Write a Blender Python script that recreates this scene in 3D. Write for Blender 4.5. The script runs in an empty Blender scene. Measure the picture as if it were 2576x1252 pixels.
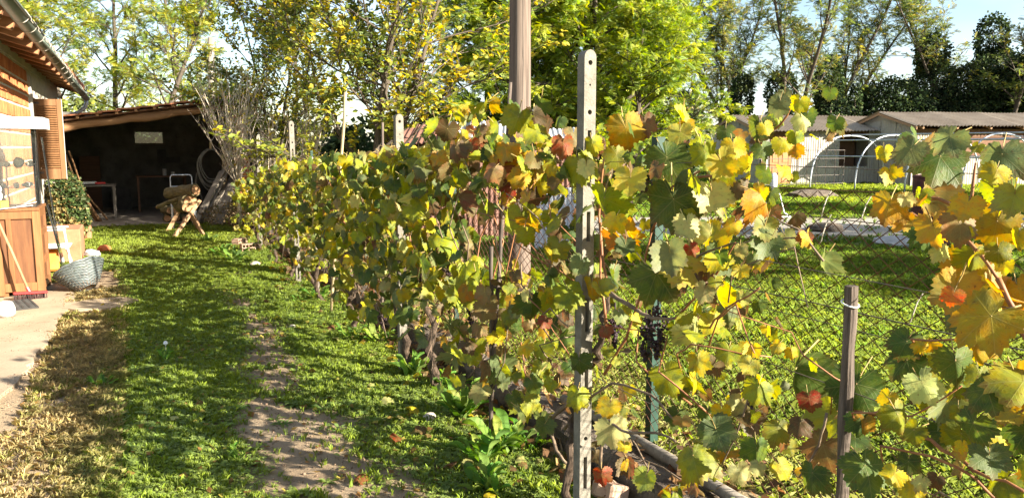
import bpy, math, random
import numpy as np
from mathutils import Vector, Matrix, Euler

# ------------------------------------------------------------------ camera, sky, sun, exposure
scene = bpy.context.scene
COL = scene.collection
F, VPX, VPY, W, H, CZ = 1946.0, 337.0, 370.0, 2576.0, 1252.0, 1.55
PITCH = math.atan((H/2-VPY)/F)
YAW = math.atan((W/2-VPX)/math.hypot(F, H/2-VPY))
cam_d = bpy.data.cameras.new('camera'); cam = bpy.data.objects.new('camera', cam_d); COL.objects.link(cam)
cam.location = (0, 0, CZ); cam.rotation_euler = (math.pi/2-PITCH, 0, -YAW)
cam_d.sensor_fit = 'HORIZONTAL'; cam_d.angle = 2*math.atan((W/2)/F)
cam_d.clip_start = 0.05; cam_d.clip_end = 1500
scene.camera = cam

SUN_EL = math.radians(24.5); SUN_AZ = math.atan2(0.6, -0.8)      # azimuth clockwise from +Y
SUN = Vector((math.sin(SUN_AZ)*math.cos(SUN_EL), math.cos(SUN_AZ)*math.cos(SUN_EL), math.sin(SUN_EL)))
sd = bpy.data.lights.new('sun', 'SUN'); sd.energy = 5.0; sd.angle = math.radians(0.55); sd.color = (1.0, 0.925, 0.79)
so = bpy.data.objects.new('sun', sd); COL.objects.link(so); so.rotation_euler = (-SUN).to_track_quat('-Z', 'Y').to_euler()

world = bpy.data.worlds.new('World'); scene.world = world; world.use_nodes = True
wn = world.node_tree; wn.nodes.clear()
wo = wn.nodes.new('ShaderNodeOutputWorld'); wb = wn.nodes.new('ShaderNodeBackground')
sky = wn.nodes.new('ShaderNodeTexSky'); sky.sky_type = 'NISHITA'; sky.sun_disc = False
sky.sun_elevation = SUN_EL; sky.sun_rotation = SUN_AZ; sky.dust_density = 0.6; sky.air_density = 1.0; sky.ozone_density = 1.0
tc = wn.nodes.new('ShaderNodeTexCoord'); mp = wn.nodes.new('ShaderNodeMapping'); mp.inputs['Scale'].default_value = (1, 1, 2.6)
nz = wn.nodes.new('ShaderNodeTexNoise'); nz.inputs['Scale'].default_value = 2.3; nz.inputs['Detail'].default_value = 7
rp = wn.nodes.new('ShaderNodeValToRGB'); rp.color_ramp.elements[0].position = 0.42; rp.color_ramp.elements[1].position = 0.80
mx = wn.nodes.new('ShaderNodeMix'); mx.data_type = 'RGBA'
wn.links.new(tc.outputs['Generated'], mp.inputs[0]); wn.links.new(mp.outputs[0], nz.inputs['Vector'])
wn.links.new(nz.outputs['Fac'], rp.inputs[0]); wn.links.new(rp.outputs[0], mx.inputs[0])
wn.links.new(sky.outputs[0], mx.inputs[6]); mx.inputs[7].default_value = (5.2, 5.7, 6.5, 1)     # thin high cloud
wn.links.new(mx.outputs[2], wb.inputs[0]); wb.inputs[1].default_value = 0.05
wn.links.new(wb.outputs[0], wo.inputs[0])
scene.view_settings.view_transform = 'Standard'; scene.view_settings.look = 'None'
scene.view_settings.exposure = 2.4; scene.view_settings.gamma = 1.0; scene.view_settings.use_curve_mapping = False
scene.render.engine = 'CYCLES'
scene.cycles.use_denoising = True
scene.cycles.max_bounces = 6; scene.cycles.diffuse_bounces = 2; scene.cycles.glossy_bounces = 2
scene.cycles.transmission_bounces = 5; scene.cycles.transparent_max_bounces = 8
scene.cycles.sample_clamp_indirect = 6.0
scene.cycles.caustics_reflective = False; scene.cycles.caustics_refractive = False

# pixel of the photograph (2576 wide) -> place in the world
_cp, _sp, _cy, _sy = math.cos(PITCH), math.sin(PITCH), math.cos(YAW), math.sin(YAW)
FW = np.array([_sy*_cp, _cy*_cp, -_sp]); RT = np.array([_cy, -_sy, 0.0]); UP = np.cross(RT, FW); EYE = np.array([0, 0, CZ])
def ray(x, y): return FW + RT*(x-W/2)/F - UP*(y-H/2)/F
def gz(x, y, z=0.0): d = ray(x, y); return EYE + d*((z-CZ)/d[2])
def gx(x, y, X): d = ray(x, y); return EYE + d*(X/d[0])
def gy(x, y, Y): d = ray(x, y); return EYE + d*(Y/d[1])
def at(x, y, D): return EYE + ray(x, y)*D

R = random.Random(7)
NR = np.random.default_rng(11)
def rad(a): return math.radians(a)
def lin(r, g, b):
    f = lambda c: (c/255/12.92) if c/255 <= 0.04045 else ((c/255+0.055)/1.055)**2.4
    return (f(r), f(g), f(b))

# ------------------------------------------------------------------ object helpers
BASE = {}
def link(o, parent=None):
    COL.objects.link(o)
    if parent is not None: o.parent = parent
    return o
def tag(o, label=None, cat=None, group=None, kind=None):
    if label: o['label'] = label
    if cat: o['category'] = cat
    if group: o['group'] = group
    if kind: o['kind'] = kind
    return o
def thing(name, label, cat, loc=(0, 0, 0), group=None):
    o = bpy.data.objects.new(name, None); link(o); o.empty_display_size = 0.1
    o.location = loc; BASE[o] = np.array(loc, float)
    return tag(o, label, cat, group)
def mesh(name, V, Fc, mat, smooth=False):
    me = bpy.data.meshes.new(name)
    V = np.asarray(V, float)
    me.from_pydata(V.tolist(), [], Fc)
    if smooth: me.polygons.foreach_set('use_smooth', [True]*len(me.polygons))
    if mat is not None: me.materials.append(mat)
    me.update(); return me
def put(name, me, parent=None, loc=(0, 0, 0), rot=None, scale=None):
    """an object at world place loc, under parent (whose own place is BASE[parent])"""
    o = bpy.data.objects.new(name, me); link(o, parent)
    b = BASE.get(parent, np.zeros(3)) if parent is not None else np.zeros(3)
    o.location = tuple(np.array(loc, float)-b)
    if rot is not None:
        if isinstance(rot, Matrix): o.rotation_euler = rot.to_euler()
        else: o.rotation_euler = rot
    if scale is not None: o.scale = scale if hasattr(scale, '__len__') else (scale,)*3
    BASE[o] = np.array(loc, float)
    return o

class MB:
    def __init__(s): s.v = []; s.f = []
    def add(s, V, Fc):
        n = len(s.v); s.v.extend([tuple(map(float, p)) for p in V]); s.f.extend([tuple(i+n for i in q) for q in Fc]); return s
    def box(s, c, size, rot=None, bev=0.0, taper=1.0):
        hx, hy, hz = size[0]/2, size[1]/2, size[2]/2
        P = [(-hx,-hy,-hz),(hx,-hy,-hz),(hx,hy,-hz),(-hx,hy,-hz),(-hx*taper,-hy*taper,hz),(hx*taper,-hy*taper,hz),(hx*taper,hy*taper,hz),(-hx*taper,hy*taper,hz)]
        if bev > 0: return s._bevbox(c, (hx, hy, hz), rot, bev)
        m = rot if isinstance(rot, Matrix) else (Euler(rot).to_matrix() if rot is not None else None)
        P = [((m @ Vector(p)) if m is not None else Vector(p)) + Vector(c) for p in P]
        return s.add(P, [(0,3,2,1),(4,5,6,7),(0,1,5,4),(1,2,6,5),(2,3,7,6),(3,0,4,7)])
    def _bevbox(s, c, h, rot, b):
        m = rot if isinstance(rot, Matrix) else (Euler(rot).to_matrix() if rot is not None else Matrix.Identity(3))
        hx, hy, hz = h; b = min(b, hx*.9, hy*.9, hz*.9)
        V = []; idx = {}
        for sx in (-1, 1):
            for sy in (-1, 1):
                for sz in (-1, 1):
                    for a in range(3):
                        p = [sx*(hx-b), sy*(hy-b), sz*(hz-b)]; p[a] = (sx*hx, sy*hy, sz*hz)[a]
                        idx[(sx, sy, sz, a)] = len(V); V.append(m @ Vector(p) + Vector(c))
        Fc = []
        ring = [(-1,-1),(1,-1),(1,1),(-1,1)]
        for a in range(3):
            for sg in (-1, 1):
                q = []
                for (u, w) in ring:
                    k = [0, 0, 0]; k[a] = sg; k[(a+1) % 3] = u; k[(a+2) % 3] = w
                    q.append(idx[(k[0], k[1], k[2], a)])
                Fc.append(tuple(q if sg > 0 else q[::-1]))
        for a in range(3):           # edges
            b1, b2 = (a+1) % 3, (a+2) % 3
            for u in (-1, 1):
                for w in (-1, 1):
                    k0 = [0]*3; k0[a] = -1; k0[b1] = u; k0[b2] = w; k1 = list(k0); k1[a] = 1
                    q = (idx[(*k0, b1)], idx[(*k1, b1)], idx[(*k1, b2)], idx[(*k0, b2)])
                    Fc.append(q if u*w < 0 else q[::-1])
        for sx in (-1, 1):
            for sy in (-1, 1):
                for sz in (-1, 1):
                    q = (idx[(sx, sy, sz, 0)], idx[(sx, sy, sz, 1)], idx[(sx, sy, sz, 2)])
                    Fc.append(q if sx*sy*sz > 0 else q[::-1])
        return s.add(V, Fc)
    def tube(s, pts, radii, n=8, cap=True, jit=0.0, rng=None):
        pts = [Vector(p) for p in pts]
        if not hasattr(radii, '__len__'): radii = [radii]*len(pts)
        V = []; Fc = []; ref = None
        for i, p in enumerate(pts):
            t = (pts[min(i+1, len(pts)-1)]-pts[max(i-1, 0)])
            t = t.normalized() if t.length > 1e-9 else Vector((0, 0, 1))
            if ref is None: ref = t.orthogonal().normalized()
            ref = (ref - t*ref.dot(t)); ref = ref.normalized() if ref.length > 1e-6 else t.orthogonal().normalized()
            bi = t.cross(ref)
            for k in range(n):
                a = 2*math.pi*k/n; r = radii[i]*(1+(rng.uniform(-jit, jit) if jit and rng else 0))
                V.append(p + (ref*math.cos(a)+bi*math.sin(a))*r)
        for i in range(len(pts)-1):
            for k in range(n):
                Fc.append((i*n+k, i*n+(k+1) % n, (i+1)*n+(k+1) % n, (i+1)*n+k))
        if cap: Fc.append(tuple(range(n))[::-1]); Fc.append(tuple((len(pts)-1)*n+k for k in range(n)))
        return s.add(V, Fc)
    def lathe(s, prof, n=20, M=None):
        V = []; Fc = []
        for (r, z) in prof:
            for k in range(n):
                a = 2*math.pi*k/n; V.append(Vector((r*math.cos(a), r*math.sin(a), z)))
        if M is not None: V = [M @ v for v in V]
        for i in range(len(prof)-1):
            for k in range(n): Fc.append((i*n+k, i*n+(k+1) % n, (i+1)*n+(k+1) % n, (i+1)*n+k))
        return s.add(V, Fc)
    def ngon(s, P): return s.add(P, [tuple(range(len(P)))])
    def prism(s, poly, ex):
        """closed polygon (list of 3D points) extruded along ex"""
        n = len(poly); ex = Vector(ex); P = [Vector(p) for p in poly]; V = P+[p+ex for p in P]
        return s.add(V, [tuple(range(n))[::-1], tuple(range(n, 2*n))]+[(i, (i+1) % n, n+(i+1) % n, n+i) for i in range(n)])
    def corr(s, o, u, w, nper, amp, cuts=1, per=6, sag=0.0, th=0.0):
        """corrugated sheet: o corner, u across the waves, w along them"""
        o, u, w = Vector(o), Vector(u), Vector(w); nn = u.cross(w).normalized(); N = nper*per; V = []; Fc = []
        for j in range(cuts+1):
            for i in range(N+1):
                V.append(o+u*(i/N)+w*(j/cuts)+nn*(amp*math.cos(2*math.pi*i/per))-Vector((0,0,1))*sag*math.sin(math.pi*i/N))
        for j in range(cuts):
            for i in range(N):
                a = j*(N+1)+i; Fc.append((a, a+1, a+N+2, a+N+1))
        s.add(V, Fc)
        if th: 
            V2 = [v-nn*th for v in V]; s.add(V2, [q[::-1] for q in Fc])
        return s
    def build(s, name, mat, parent=None, loc=None, smooth=False):
        """vertices are world coordinates; the object sits at its parent's base (or loc)"""
        b = np.array(loc, float) if loc is not None else (BASE.get(parent, np.zeros(3)) if parent is not None else np.zeros(3))
        me = mesh(name, np.array(s.v)-b, s.f, mat, smooth)
        return put(name, me, parent, b)

# scatter a template many times into one mesh (numpy)
def rots(yaw, tilt, roll):
    cz, sz, cx, sx, cy, sy = np.cos(yaw), np.sin(yaw), np.cos(tilt), np.sin(tilt), np.cos(roll), np.sin(roll)
    n = len(yaw); Z = np.zeros((n,3,3)); Z[:,0,0]=cz; Z[:,0,1]=-sz; Z[:,1,0]=sz; Z[:,1,1]=cz; Z[:,2,2]=1
    X = np.zeros((n,3,3)); X[:,0,0]=1; X[:,1,1]=cx; X[:,1,2]=-sx; X[:,2,1]=sx; X[:,2,2]=cx
    Y = np.zeros((n,3,3)); Y[:,1,1]=1; Y[:,0,0]=cy; Y[:,0,2]=sy; Y[:,2,0]=-sy; Y[:,2,2]=cy
    return Z @ X @ Y
def scatter(name, items, mat):
    """items: list of (templateV, templateF(list of equal-size tuples), pos Nx3, rot Nx3x3, scale N, color Nx3, [uv]) -> one mesh with colour attribute Col"""
    Vs, Ls, Ns, Cs, UVs = [], [], [], [], []; off = 0
    for it in items:
        tv, tf, pos, rot, sc, col = it[:6]
        tv = np.asarray(tv, float); n = len(pos); k = len(tv)
        if n == 0: continue
        P = np.einsum('nij,kj->nki', rot, tv)*np.asarray(sc)[:, None, None] + np.asarray(pos)[:, None, :]
        Vs.append(P.reshape(-1, 3))
        sizes = np.array([len(q) for q in tf]); flat = np.concatenate([np.array(q) for q in tf])
        Ls.append((flat[None, :] + (np.arange(n)*k)[:, None] + off).ravel()); Ns.append(np.tile(sizes, n))
        Cs.append(np.repeat(np.asarray(col), k, axis=0)); 
        uv = it[6] if len(it) > 6 else tv[:, :2]
        UVs.append(np.tile(uv[flat], (n, 1)))
        off += n*k
    V = np.concatenate(Vs).astype(np.float32); L = np.concatenate(Ls).astype(np.int32); S = np.concatenate(Ns).astype(np.int32); C = np.concatenate(Cs)
    me = bpy.data.meshes.new(name)
    me.vertices.add(len(V)); me.vertices.foreach_set('co', V.ravel())
    me.loops.add(len(L)); me.loops.foreach_set('vertex_index', L)
    st = np.concatenate([[0], np.cumsum(S)[:-1]]).astype(np.int32)
    me.polygons.add(len(S)); me.polygons.foreach_set('loop_start', st); me.polygons.foreach_set('loop_total', S)
    me.update(calc_edges=True)
    a = me.color_attributes.new('Col', 'FLOAT_COLOR', 'POINT')
    a.data.foreach_set('color', np.concatenate([C, np.ones((len(C), 1))], axis=1).astype(np.float32).ravel())
    uvl = me.uv_layers.new(name='UVMap'); uvl.data.foreach_set('uv', np.concatenate(UVs).astype(np.float32).ravel())
    me.materials.append(mat); me.validate()
    return me

# ------------------------------------------------------------------ materials
def newmat(name):
    m = bpy.data.materials.new(name); m.use_nodes = True; nt = m.node_tree; nt.nodes.clear()
    out = nt.nodes.new('ShaderNodeOutputMaterial'); return m, nt, out
def N(nt, t, **kw):
    n = nt.nodes.new(t)
    for k, v in kw.items():
        if k.startswith('i_'): n.inputs[k[2:]].default_value = v
        else: setattr(n, k, v)
    return n
def mixc(nt, fac, a, b, bt='MIX'):
    n = nt.nodes.new('ShaderNodeMix'); n.data_type = 'RGBA'; n.blend_type = bt
    for sock, v in ((n.inputs[0], fac), (n.inputs[6], a), (n.inputs[7], b)):
        if hasattr(v, 'is_output'): nt.links.new(v, sock)
        elif hasattr(v, '__len__'): sock.default_value = (*v[:3], 1)
        else: sock.default_value = v
    return n.outputs[2]
def math_(nt, op, a, b=None, c=None, clamp=False):
    n = nt.nodes.new('ShaderNodeMath'); n.operation = op; n.use_clamp = clamp
    for i, v in enumerate((a, b, c)):
        if v is None: continue
        if hasattr(v, 'is_output'): nt.links.new(v, n.inputs[i])
        else: n.inputs[i].default_value = v
    return n.outputs[0]
def noise(nt, vec, scale, detail=4, rough=0.55, dist=0.0):
    n = N(nt, 'ShaderNodeTexNoise'); n.inputs['Scale'].default_value = scale; n.inputs['Detail'].default_value = detail
    n.inputs['Roughness'].default_value = rough; n.inputs['Distortion'].default_value = dist
    if vec is not None: nt.links.new(vec, n.inputs['Vector'])
    return n.outputs['Fac']
def ramp(nt, fac, p0, p1):
    n = N(nt, 'ShaderNodeMapRange'); n.clamp = True; nt.links.new(fac, n.inputs[0]); n.inputs[1].default_value = p0; n.inputs[2].default_value = p1
    return n.outputs[0]
def coords(nt, scale=(1, 1, 1), rot=(0, 0, 0), src='Object'):
    t = N(nt, 'ShaderNodeTexCoord'); m = N(nt, 'ShaderNodeMapping'); m.inputs['Scale'].default_value = scale; m.inputs['Rotation'].default_value = rot
    nt.links.new(t.outputs[src], m.inputs[0]); return m.outputs[0]
def finish(nt, out, col, rough=0.8, bump=None, bdist=0.01, bstr=0.6, metal=0.0, spec=0.3):
    p = N(nt, 'ShaderNodeBsdfPrincipled')
    if hasattr(col, 'is_output'): nt.links.new(col, p.inputs['Base Color'])
    else: p.inputs['Base Color'].default_value = (*col, 1)
    if hasattr(rough, 'is_output'): nt.links.new(rough, p.inputs['Roughness'])
    else: p.inputs['Roughness'].default_value = rough
    p.inputs['Metallic'].default_value = metal; p.inputs['Specular IOR Level'].default_value = spec
    if bump is not None:
        b = N(nt, 'ShaderNodeBump'); b.inputs['Strength'].default_value = bstr; b.inputs['Distance'].default_value = bdist
        nt.links.new(bump, b.inputs['Height']); nt.links.new(b.outputs[0], p.inputs['Normal'])
    nt.links.new(p.outputs[0], out.inputs[0]); return p
def mottled(name, c1, c2, c3=None, scale=6.0, fine=60.0, rough=0.85, bdist=0.004, stretch=(1, 1, 1), metal=0.0, vary=0.0, spec=0.3, lo=0.38, hi=0.64, c3at=(0.6, 0.72), bstr=.6):
    m, nt, out = newmat(name)
    v = coords(nt, stretch)
    inf = N(nt, 'ShaderNodeObjectInfo')
    add = N(nt, 'ShaderNodeVectorMath', operation='ADD'); sc = N(nt, 'ShaderNodeVectorMath', operation='SCALE')
    nt.links.new(inf.outputs['Location'], sc.inputs[0]); sc.inputs['Scale'].default_value = 3.7 if vary else 0.0
    nt.links.new(v, add.inputs[0]); nt.links.new(sc.outputs[0], add.inputs[1]); v = add.outputs[0]
    a = noise(nt, v, scale, 6, .6); f = noise(nt, v, fine, 4, .6)
    col = mixc(nt, ramp(nt, a, lo, hi), c1, c2)
    if c3 is not None:
        col = mixc(nt, ramp(nt, noise(nt, v, scale*2.3, 5, .65, .6), *c3at), col, c3)
    g = ramp(nt, f, 0.25, 0.75); col = mixc(nt, 0.35, col, mixc(nt, g, (0.25,)*3, (1.0,)*3), 'MULTIPLY')
    if vary:
        b = math_(nt, 'MULTIPLY_ADD', inf.outputs['Random'], 2*vary, 1-vary)
        cb = N(nt, 'ShaderNodeCombineColor'); [nt.links.new(b, cb.inputs[i]) for i in range(3)]
        col = mixc(nt, 1.0, col, cb.outputs[0], 'MULTIPLY')
    h = math_(nt, 'MULTIPLY_ADD', a, 0.6, math_(nt, 'MULTIPLY', f, 0.5))
    finish(nt, out, col, rough, h, bdist, bstr, metal, spec); return m
def wood(name, c1, c2, axis=2, scale=1.0, rough=0.8, vary=0.15, spec=.25, bd=.003, c3=None):
    st = [9*scale]*3; st[axis] = 0.7*scale
    return mottled(name, c1, c2, c3, 3.0, 14.0, rough, bd, tuple(st), vary=vary, spec=spec, lo=.3, hi=.7)

def leafmat(name, src='attr', veins=False, transl=0.45, rough=0.5, spec=0.35, spots=True, vscale=1.0, boost=1.6):
    m, nt, out = newmat(name)
    if src == 'attr':
        a = N(nt, 'ShaderNodeAttribute', attribute_name='Col'); base = a.outputs['Color']
    else:
        a = N(nt, 'ShaderNodeObjectInfo'); base = a.outputs['Color']
    geo = N(nt, 'ShaderNodeNewGeometry')
    col = base; bumpv = None
    if veins:
        uv = N(nt, 'ShaderNodeUVMap'); sep = N(nt, 'ShaderNodeSeparateXYZ'); nt.links.new(uv.outputs[0], sep.inputs[0])
        x, y = sep.outputs[0], sep.outputs[1]
        r = math_(nt, 'SQRT', math_(nt, 'ADD', math_(nt, 'MULTIPLY', x, x), math_(nt, 'MULTIPLY', y, y)))
        ang = math_(nt, 'ARCTAN2', x, y)
        dv = math_(nt, 'PINGPONG', math_(nt, 'ADD', ang, 20*0.92), 0.46)
        dist = math_(nt, 'MULTIPLY', r, dv)                                   # distance from the nearest main vein
        main = math_(nt, 'SUBTRACT', 1.0, ramp(nt, dist, 0.003, 0.018))
        # side veins
        sv = math_(nt, 'PINGPONG', math_(nt, 'SUBTRACT', math_(nt, 'MULTIPLY', r, 6.0), math_(nt, 'MULTIPLY', dv, 5.0)), 0.5)
        side = math_(nt, 'MULTIPLY', math_(nt, 'SUBTRACT', 1.0, ramp(nt, sv, 0.02, 0.13)), 0.55)
        vein = math_(nt, 'MAXIMUM', main, side)
        oi = N(nt, 'ShaderNodeObjectInfo')
        wv = N(nt, 'ShaderNodeVectorMath', operation='ADD'); cmb = N(nt, 'ShaderNodeCombineXYZ')
        nt.links.new(math_(nt, 'MULTIPLY', oi.outputs['Random'], 37.0), cmb.inputs[2]); nt.links.new(uv.outputs[0], wv.inputs[0]); nt.links.new(cmb.outputs[0], wv.inputs[1])
        n1 = noise(nt, wv.outputs[0], 2.2, 5, .6); n2 = noise(nt, wv.outputs[0], 9.0, 5, .7)
        # yellowing between the veins, green kept along them, brown at the edge
        hs = N(nt, 'ShaderNodeHueSaturation'); hs.inputs['Hue'].default_value = 0.462; hs.inputs['Saturation'].default_value = 1.08; hs.inputs['Value'].default_value = 1.3; nt.links.new(base, hs.inputs['Color'])
        hg = N(nt, 'ShaderNodeHueSaturation'); hg.inputs['Hue'].default_value = 0.53; hg.inputs['Saturation'].default_value = 0.85; hg.inputs['Value'].default_value = 0.55; nt.links.new(base, hg.inputs['Color'])
        col = mixc(nt, ramp(nt, n1, 0.44, 0.60), base, hs.outputs[0])
        n4 = noise(nt, wv.outputs[0], 1.5, 4, .6, .4); col = mixc(nt, math_(nt, 'MULTIPLY', ramp(nt, n4, 0.52, 0.64), 0.75), col, hg.outputs[0])
        col = mixc(nt, math_(nt, 'MULTIPLY', math_(nt, 'MULTIPLY', ramp(nt, dist, 0.16, 0.02), ramp(nt, n1, 0.40, 0.62)), 0.5), col, hg.outputs[0])
        edge = math_(nt, 'MULTIPLY', ramp(nt, math_(nt, 'ADD', r, math_(nt, 'MULTIPLY', n2, 0.7)), 0.92, 1.22), ramp(nt, oi.outputs['Random'], 0.15, 1.0))
        col = mixc(nt, math_(nt, 'MULTIPLY', edge, 0.7), col, (0.13, 0.05, 0.018))
        col = mixc(nt, math_(nt, 'MULTIPLY', ramp(nt, n2, 0.60, 0.68), 0.7), col, (0.10, 0.035, 0.012))
        col = mixc(nt, math_(nt, 'MULTIPLY', vein, 0.16), col, (0.42, 0.36, 0.14))
        bumpv = math_(nt, 'MULTIPLY_ADD', vein, 0.5, math_(nt, 'MULTIPLY', noise(nt, wv.outputs[0], 9, 4), 1.2))
    # underside is paler and greyer
    pale = mixc(nt, 0.16, col, (0.36, 0.38, 0.22))
    colb = mixc(nt, geo.outputs['Backfacing'], col, pale)
    p = N(nt, 'ShaderNodeBsdfPrincipled'); nt.links.new(colb, p.inputs['Base Color']); p.inputs['Roughness'].default_value = rough; p.inputs['Specular IOR Level'].default_value = spec
    t = N(nt, 'ShaderNodeBsdfTranslucent')
    h2 = N(nt, 'ShaderNodeHueSaturation'); h2.inputs['Hue'].default_value = 0.485; h2.inputs['Saturation'].default_value = 1.12; h2.inputs['Value'].default_value = boost; nt.links.new(col, h2.inputs['Color'])
    nt.links.new(h2.outputs[0], t.inputs['Color'])
    if bumpv is not None:
        b = N(nt, 'ShaderNodeBump'); b.inputs['Strength'].default_value = 0.3; b.inputs['Distance'].default_value = 0.003
        nt.links.new(bumpv, b.inputs['Height']); nt.links.new(b.outputs[0], p.inputs['Normal'])
    ms = N(nt, 'ShaderNodeMixShader'); ms.inputs[0].default_value = transl
    nt.links.new(p.outputs[0], ms.inputs[1]); nt.links.new(t.outputs[0], ms.inputs[2]); nt.links.new(ms.outputs[0], out.inputs[0])
    return m

MAT = {}
MAT['vine_leaf'] = leafmat('vine_leaf', 'object', True, 0.42, 0.5, 0.22)
MAT['vine_leaf_mass'] = leafmat('vine_leaf_mass', 'attr', True, 0.40, 0.5, 0.2)
MAT['tree_leaf'] = leafmat('tree_leaf', 'attr', False, 0.45, 0.55, 0.2)
MAT['ivy_leaf'] = leafmat('ivy_leaf', 'attr', False, 0.18, 0.8, 0.06)
MAT['grass'] = leafmat('grass', 'attr', False, 0.40, 0.6, 0.12)
MAT['weed_leaf'] = leafmat('weed_leaf', 'object', False, 0.38, 0.6, 0.2)
MAT['bark'] = mottled('bark', (0.065,0.05,0.035), (0.115,0.09,0.065), (0.035,0.026,0.018), 5, 40, .9, .01, (6,6,1))
MAT['vine_bark'] = mottled('vine_bark', (0.045,0.03,0.02), (0.11,0.075,0.05), (0.02,0.014,0.01), 12, 60, .95, .008, (5,5,.7))
MAT['cane'] = mottled('cane', (0.22,0.085,0.035), (0.33,0.15,0.06), (0.14,0.05,0.025), 14, 60, .6, .001, (1,1,1))
MAT['old_cane'] = mottled('old_cane', (0.13,0.09,0.06), (0.24,0.17,0.11), None, 14, 60, .85, .002)
MAT['petiole'] = mottled('petiole', (0.34,0.20,0.07), (0.38,0.32,0.10), None, 10, 60, .6, .0005, vary=.3)
MAT['pale_twig'] = mottled('pale_twig', (0.44,0.36,0.26), (0.60,0.52,0.41), (0.28,0.21,0.14), 4, 40, .85, .002)
MAT['concrete_post'] = mottled('concrete_post', (0.15,0.135,0.105), (0.23,0.205,0.165), (0.09,0.08,0.055), 14, 110, .92, .006, bstr=1.0)
MAT['concrete'] = mottled('concrete', (0.27,0.20,0.13), (0.34,0.265,0.18), (0.19,0.14,0.09), 1.9, 60, .92, .004)
MAT['kerb'] = mottled('kerb', (0.075,0.055,0.04), (0.17,0.135,0.10), (0.035,0.04,0.018), 7, 50, .95, .03, bstr=1.0)
MAT['pole_wood'] = mottled('pole_wood', (0.10,0.072,0.055), (0.18,0.135,0.105), (0.045,0.032,0.025), 2.2, 9, .9, .006, (9,9,.35))
MAT['grey_wood'] = wood('grey_wood', (0.15,0.125,0.10), (0.29,0.25,0.20), 2, c3=(0.05,0.04,0.03))
MAT['stake_wood'] = wood('stake_wood', (0.035,0.026,0.02), (0.15,0.115,0.09), 2, scale=3.0, c3=(0.03,0.02,0.015), bd=.006)
MAT['bamboo'] = wood('bamboo', (0.42,0.31,0.16), (0.55,0.43,0.25), 2)
MAT['cabinet_wood'] = wood('cabinet_wood', (0.17,0.068,0.024), (0.245,0.11,0.04), 2, rough=.55, spec=.35)
MAT['cabinet_panel'] = wood('cabinet_panel', (0.11,0.043,0.017), (0.19,0.08,0.03), 2, rough=.55, spec=.35)
MAT['shutter_wood'] = wood('shutter_wood', (0.15,0.07,0.028), (0.215,0.11,0.047), 2, rough=.6)
MAT['rafter_wood'] = wood('rafter_wood', (0.22,0.10,0.045), (0.34,0.165,0.075), 0, rough=.8)
MAT['deck_wood'] = wood('deck_wood', (0.14,0.065,0.035), (0.23,0.11,0.055), 0)
MAT['beam_wood'] = wood('beam_wood', (0.26,0.135,0.06), (0.40,0.225,0.11), 0)
MAT['dark_wood'] = wood('dark_wood', (0.05,0.035,0.025), (0.10,0.07,0.05), 2)
MAT['new_wood'] = wood('new_wood', (0.27,0.155,0.08), (0.38,0.235,0.13), 2, c3=(.14,.08,.04))
MAT['brick'] = mottled('brick', (0.40,0.12,0.04), (0.50,0.185,0.07), (0.31,0.08,0.03), 5, 50, .92, .003, vary=.14)
MAT['mortar'] = mottled('mortar', (0.46,0.40,0.32), (0.58,0.51,0.42), None, 5, 60, .95, .004)
MAT['plaster'] = mottled('plaster', (0.40,0.37,0.33), (0.50,0.47,0.42), (0.30,0.26,0.22), 3, 50, .95, .004)
MAT['roof_tile'] = mottled('roof_tile', (0.36,0.13,0.06), (0.46,0.19,0.095), (0.16,0.11,0.07), 6, 50, .9, .003, vary=.2)
MAT['gutter'] = mottled('gutter', (0.095,0.12,0.095), (0.15,0.175,0.14), (0.12,0.10,0.08), 3, 40, .5, .0015, metal=.25)
MAT['wire'] = mottled('wire', (0.45,0.40,0.33), (0.55,0.5,0.42), None, 20, 80, .5, .0003, metal=.4)
MAT['rust_wire'] = mottled('rust_wire', (0.10,0.042,0.026), (0.17,0.075,0.042), (0.06,0.032,0.022), 9, 50, .8, .0004)
MAT['dark_wire'] = mottled('dark_wire', (0.05,0.045,0.04), (0.12,0.09,0.07), None, 9, 50, .6, .0004)
MAT['green_paint'] = mottled('green_paint', (0.014,0.04,0.027), (0.025,0.062,0.042), (0.10,0.07,0.045), 8, 60, .55, .0008, c3at=(.66,.74))
MAT['white_paint'] = mottled('white_paint', (0.55,0.54,0.52), (0.62,0.61,0.60), (0.42,0.40,0.37), 4, 60, .5, .0006, c3at=(.66,.8))
MAT['galv'] = mottled('galv', (0.50,0.52,0.55), (0.62,0.64,0.67), (0.36,0.36,0.36), 4, 60, .45, .0006, metal=.35)
MAT['fibre_roof'] = mottled('fibre_roof', (0.30,0.235,0.17), (0.38,0.31,0.235), (0.19,0.15,0.11), 1.3, 25, .92, .004)
MAT['grey_sheet'] = mottled('grey_sheet', (0.36,0.32,0.27), (0.46,0.42,0.36), (0.26,0.22,0.18), 0.9, 25, .85, .003)
MAT['white_sheet'] = mottled('white_sheet', (0.42,0.43,0.45), (0.52,0.53,0.56), (0.30,0.30,0.31), 2, 30, .6, .002)
MAT['brown_sheet'] = mottled('brown_sheet', (0.13,0.06,0.042), (0.19,0.095,0.068), (0.08,0.042,0.03), 2, 30, .7, .002)
MAT['brown_board'] = wood('brown_board', (0.12,0.06,0.032), (0.20,0.105,0.06), 0)
MAT['door_wood'] = wood('door_wood', (0.32,0.15,0.06), (0.42,0.215,0.095), 2)
MAT['rust_drum'] = mottled('rust_drum', (0.085,0.028,0.024), (0.13,0.045,0.035), (0.05,0.02,0.02), 4, 40, .75, .002)
MAT['stone'] = mottled('stone', (0.42,0.36,0.28), (0.56,0.49,0.39), (0.30,0.25,0.19), 7, 60, .9, .008)
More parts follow.
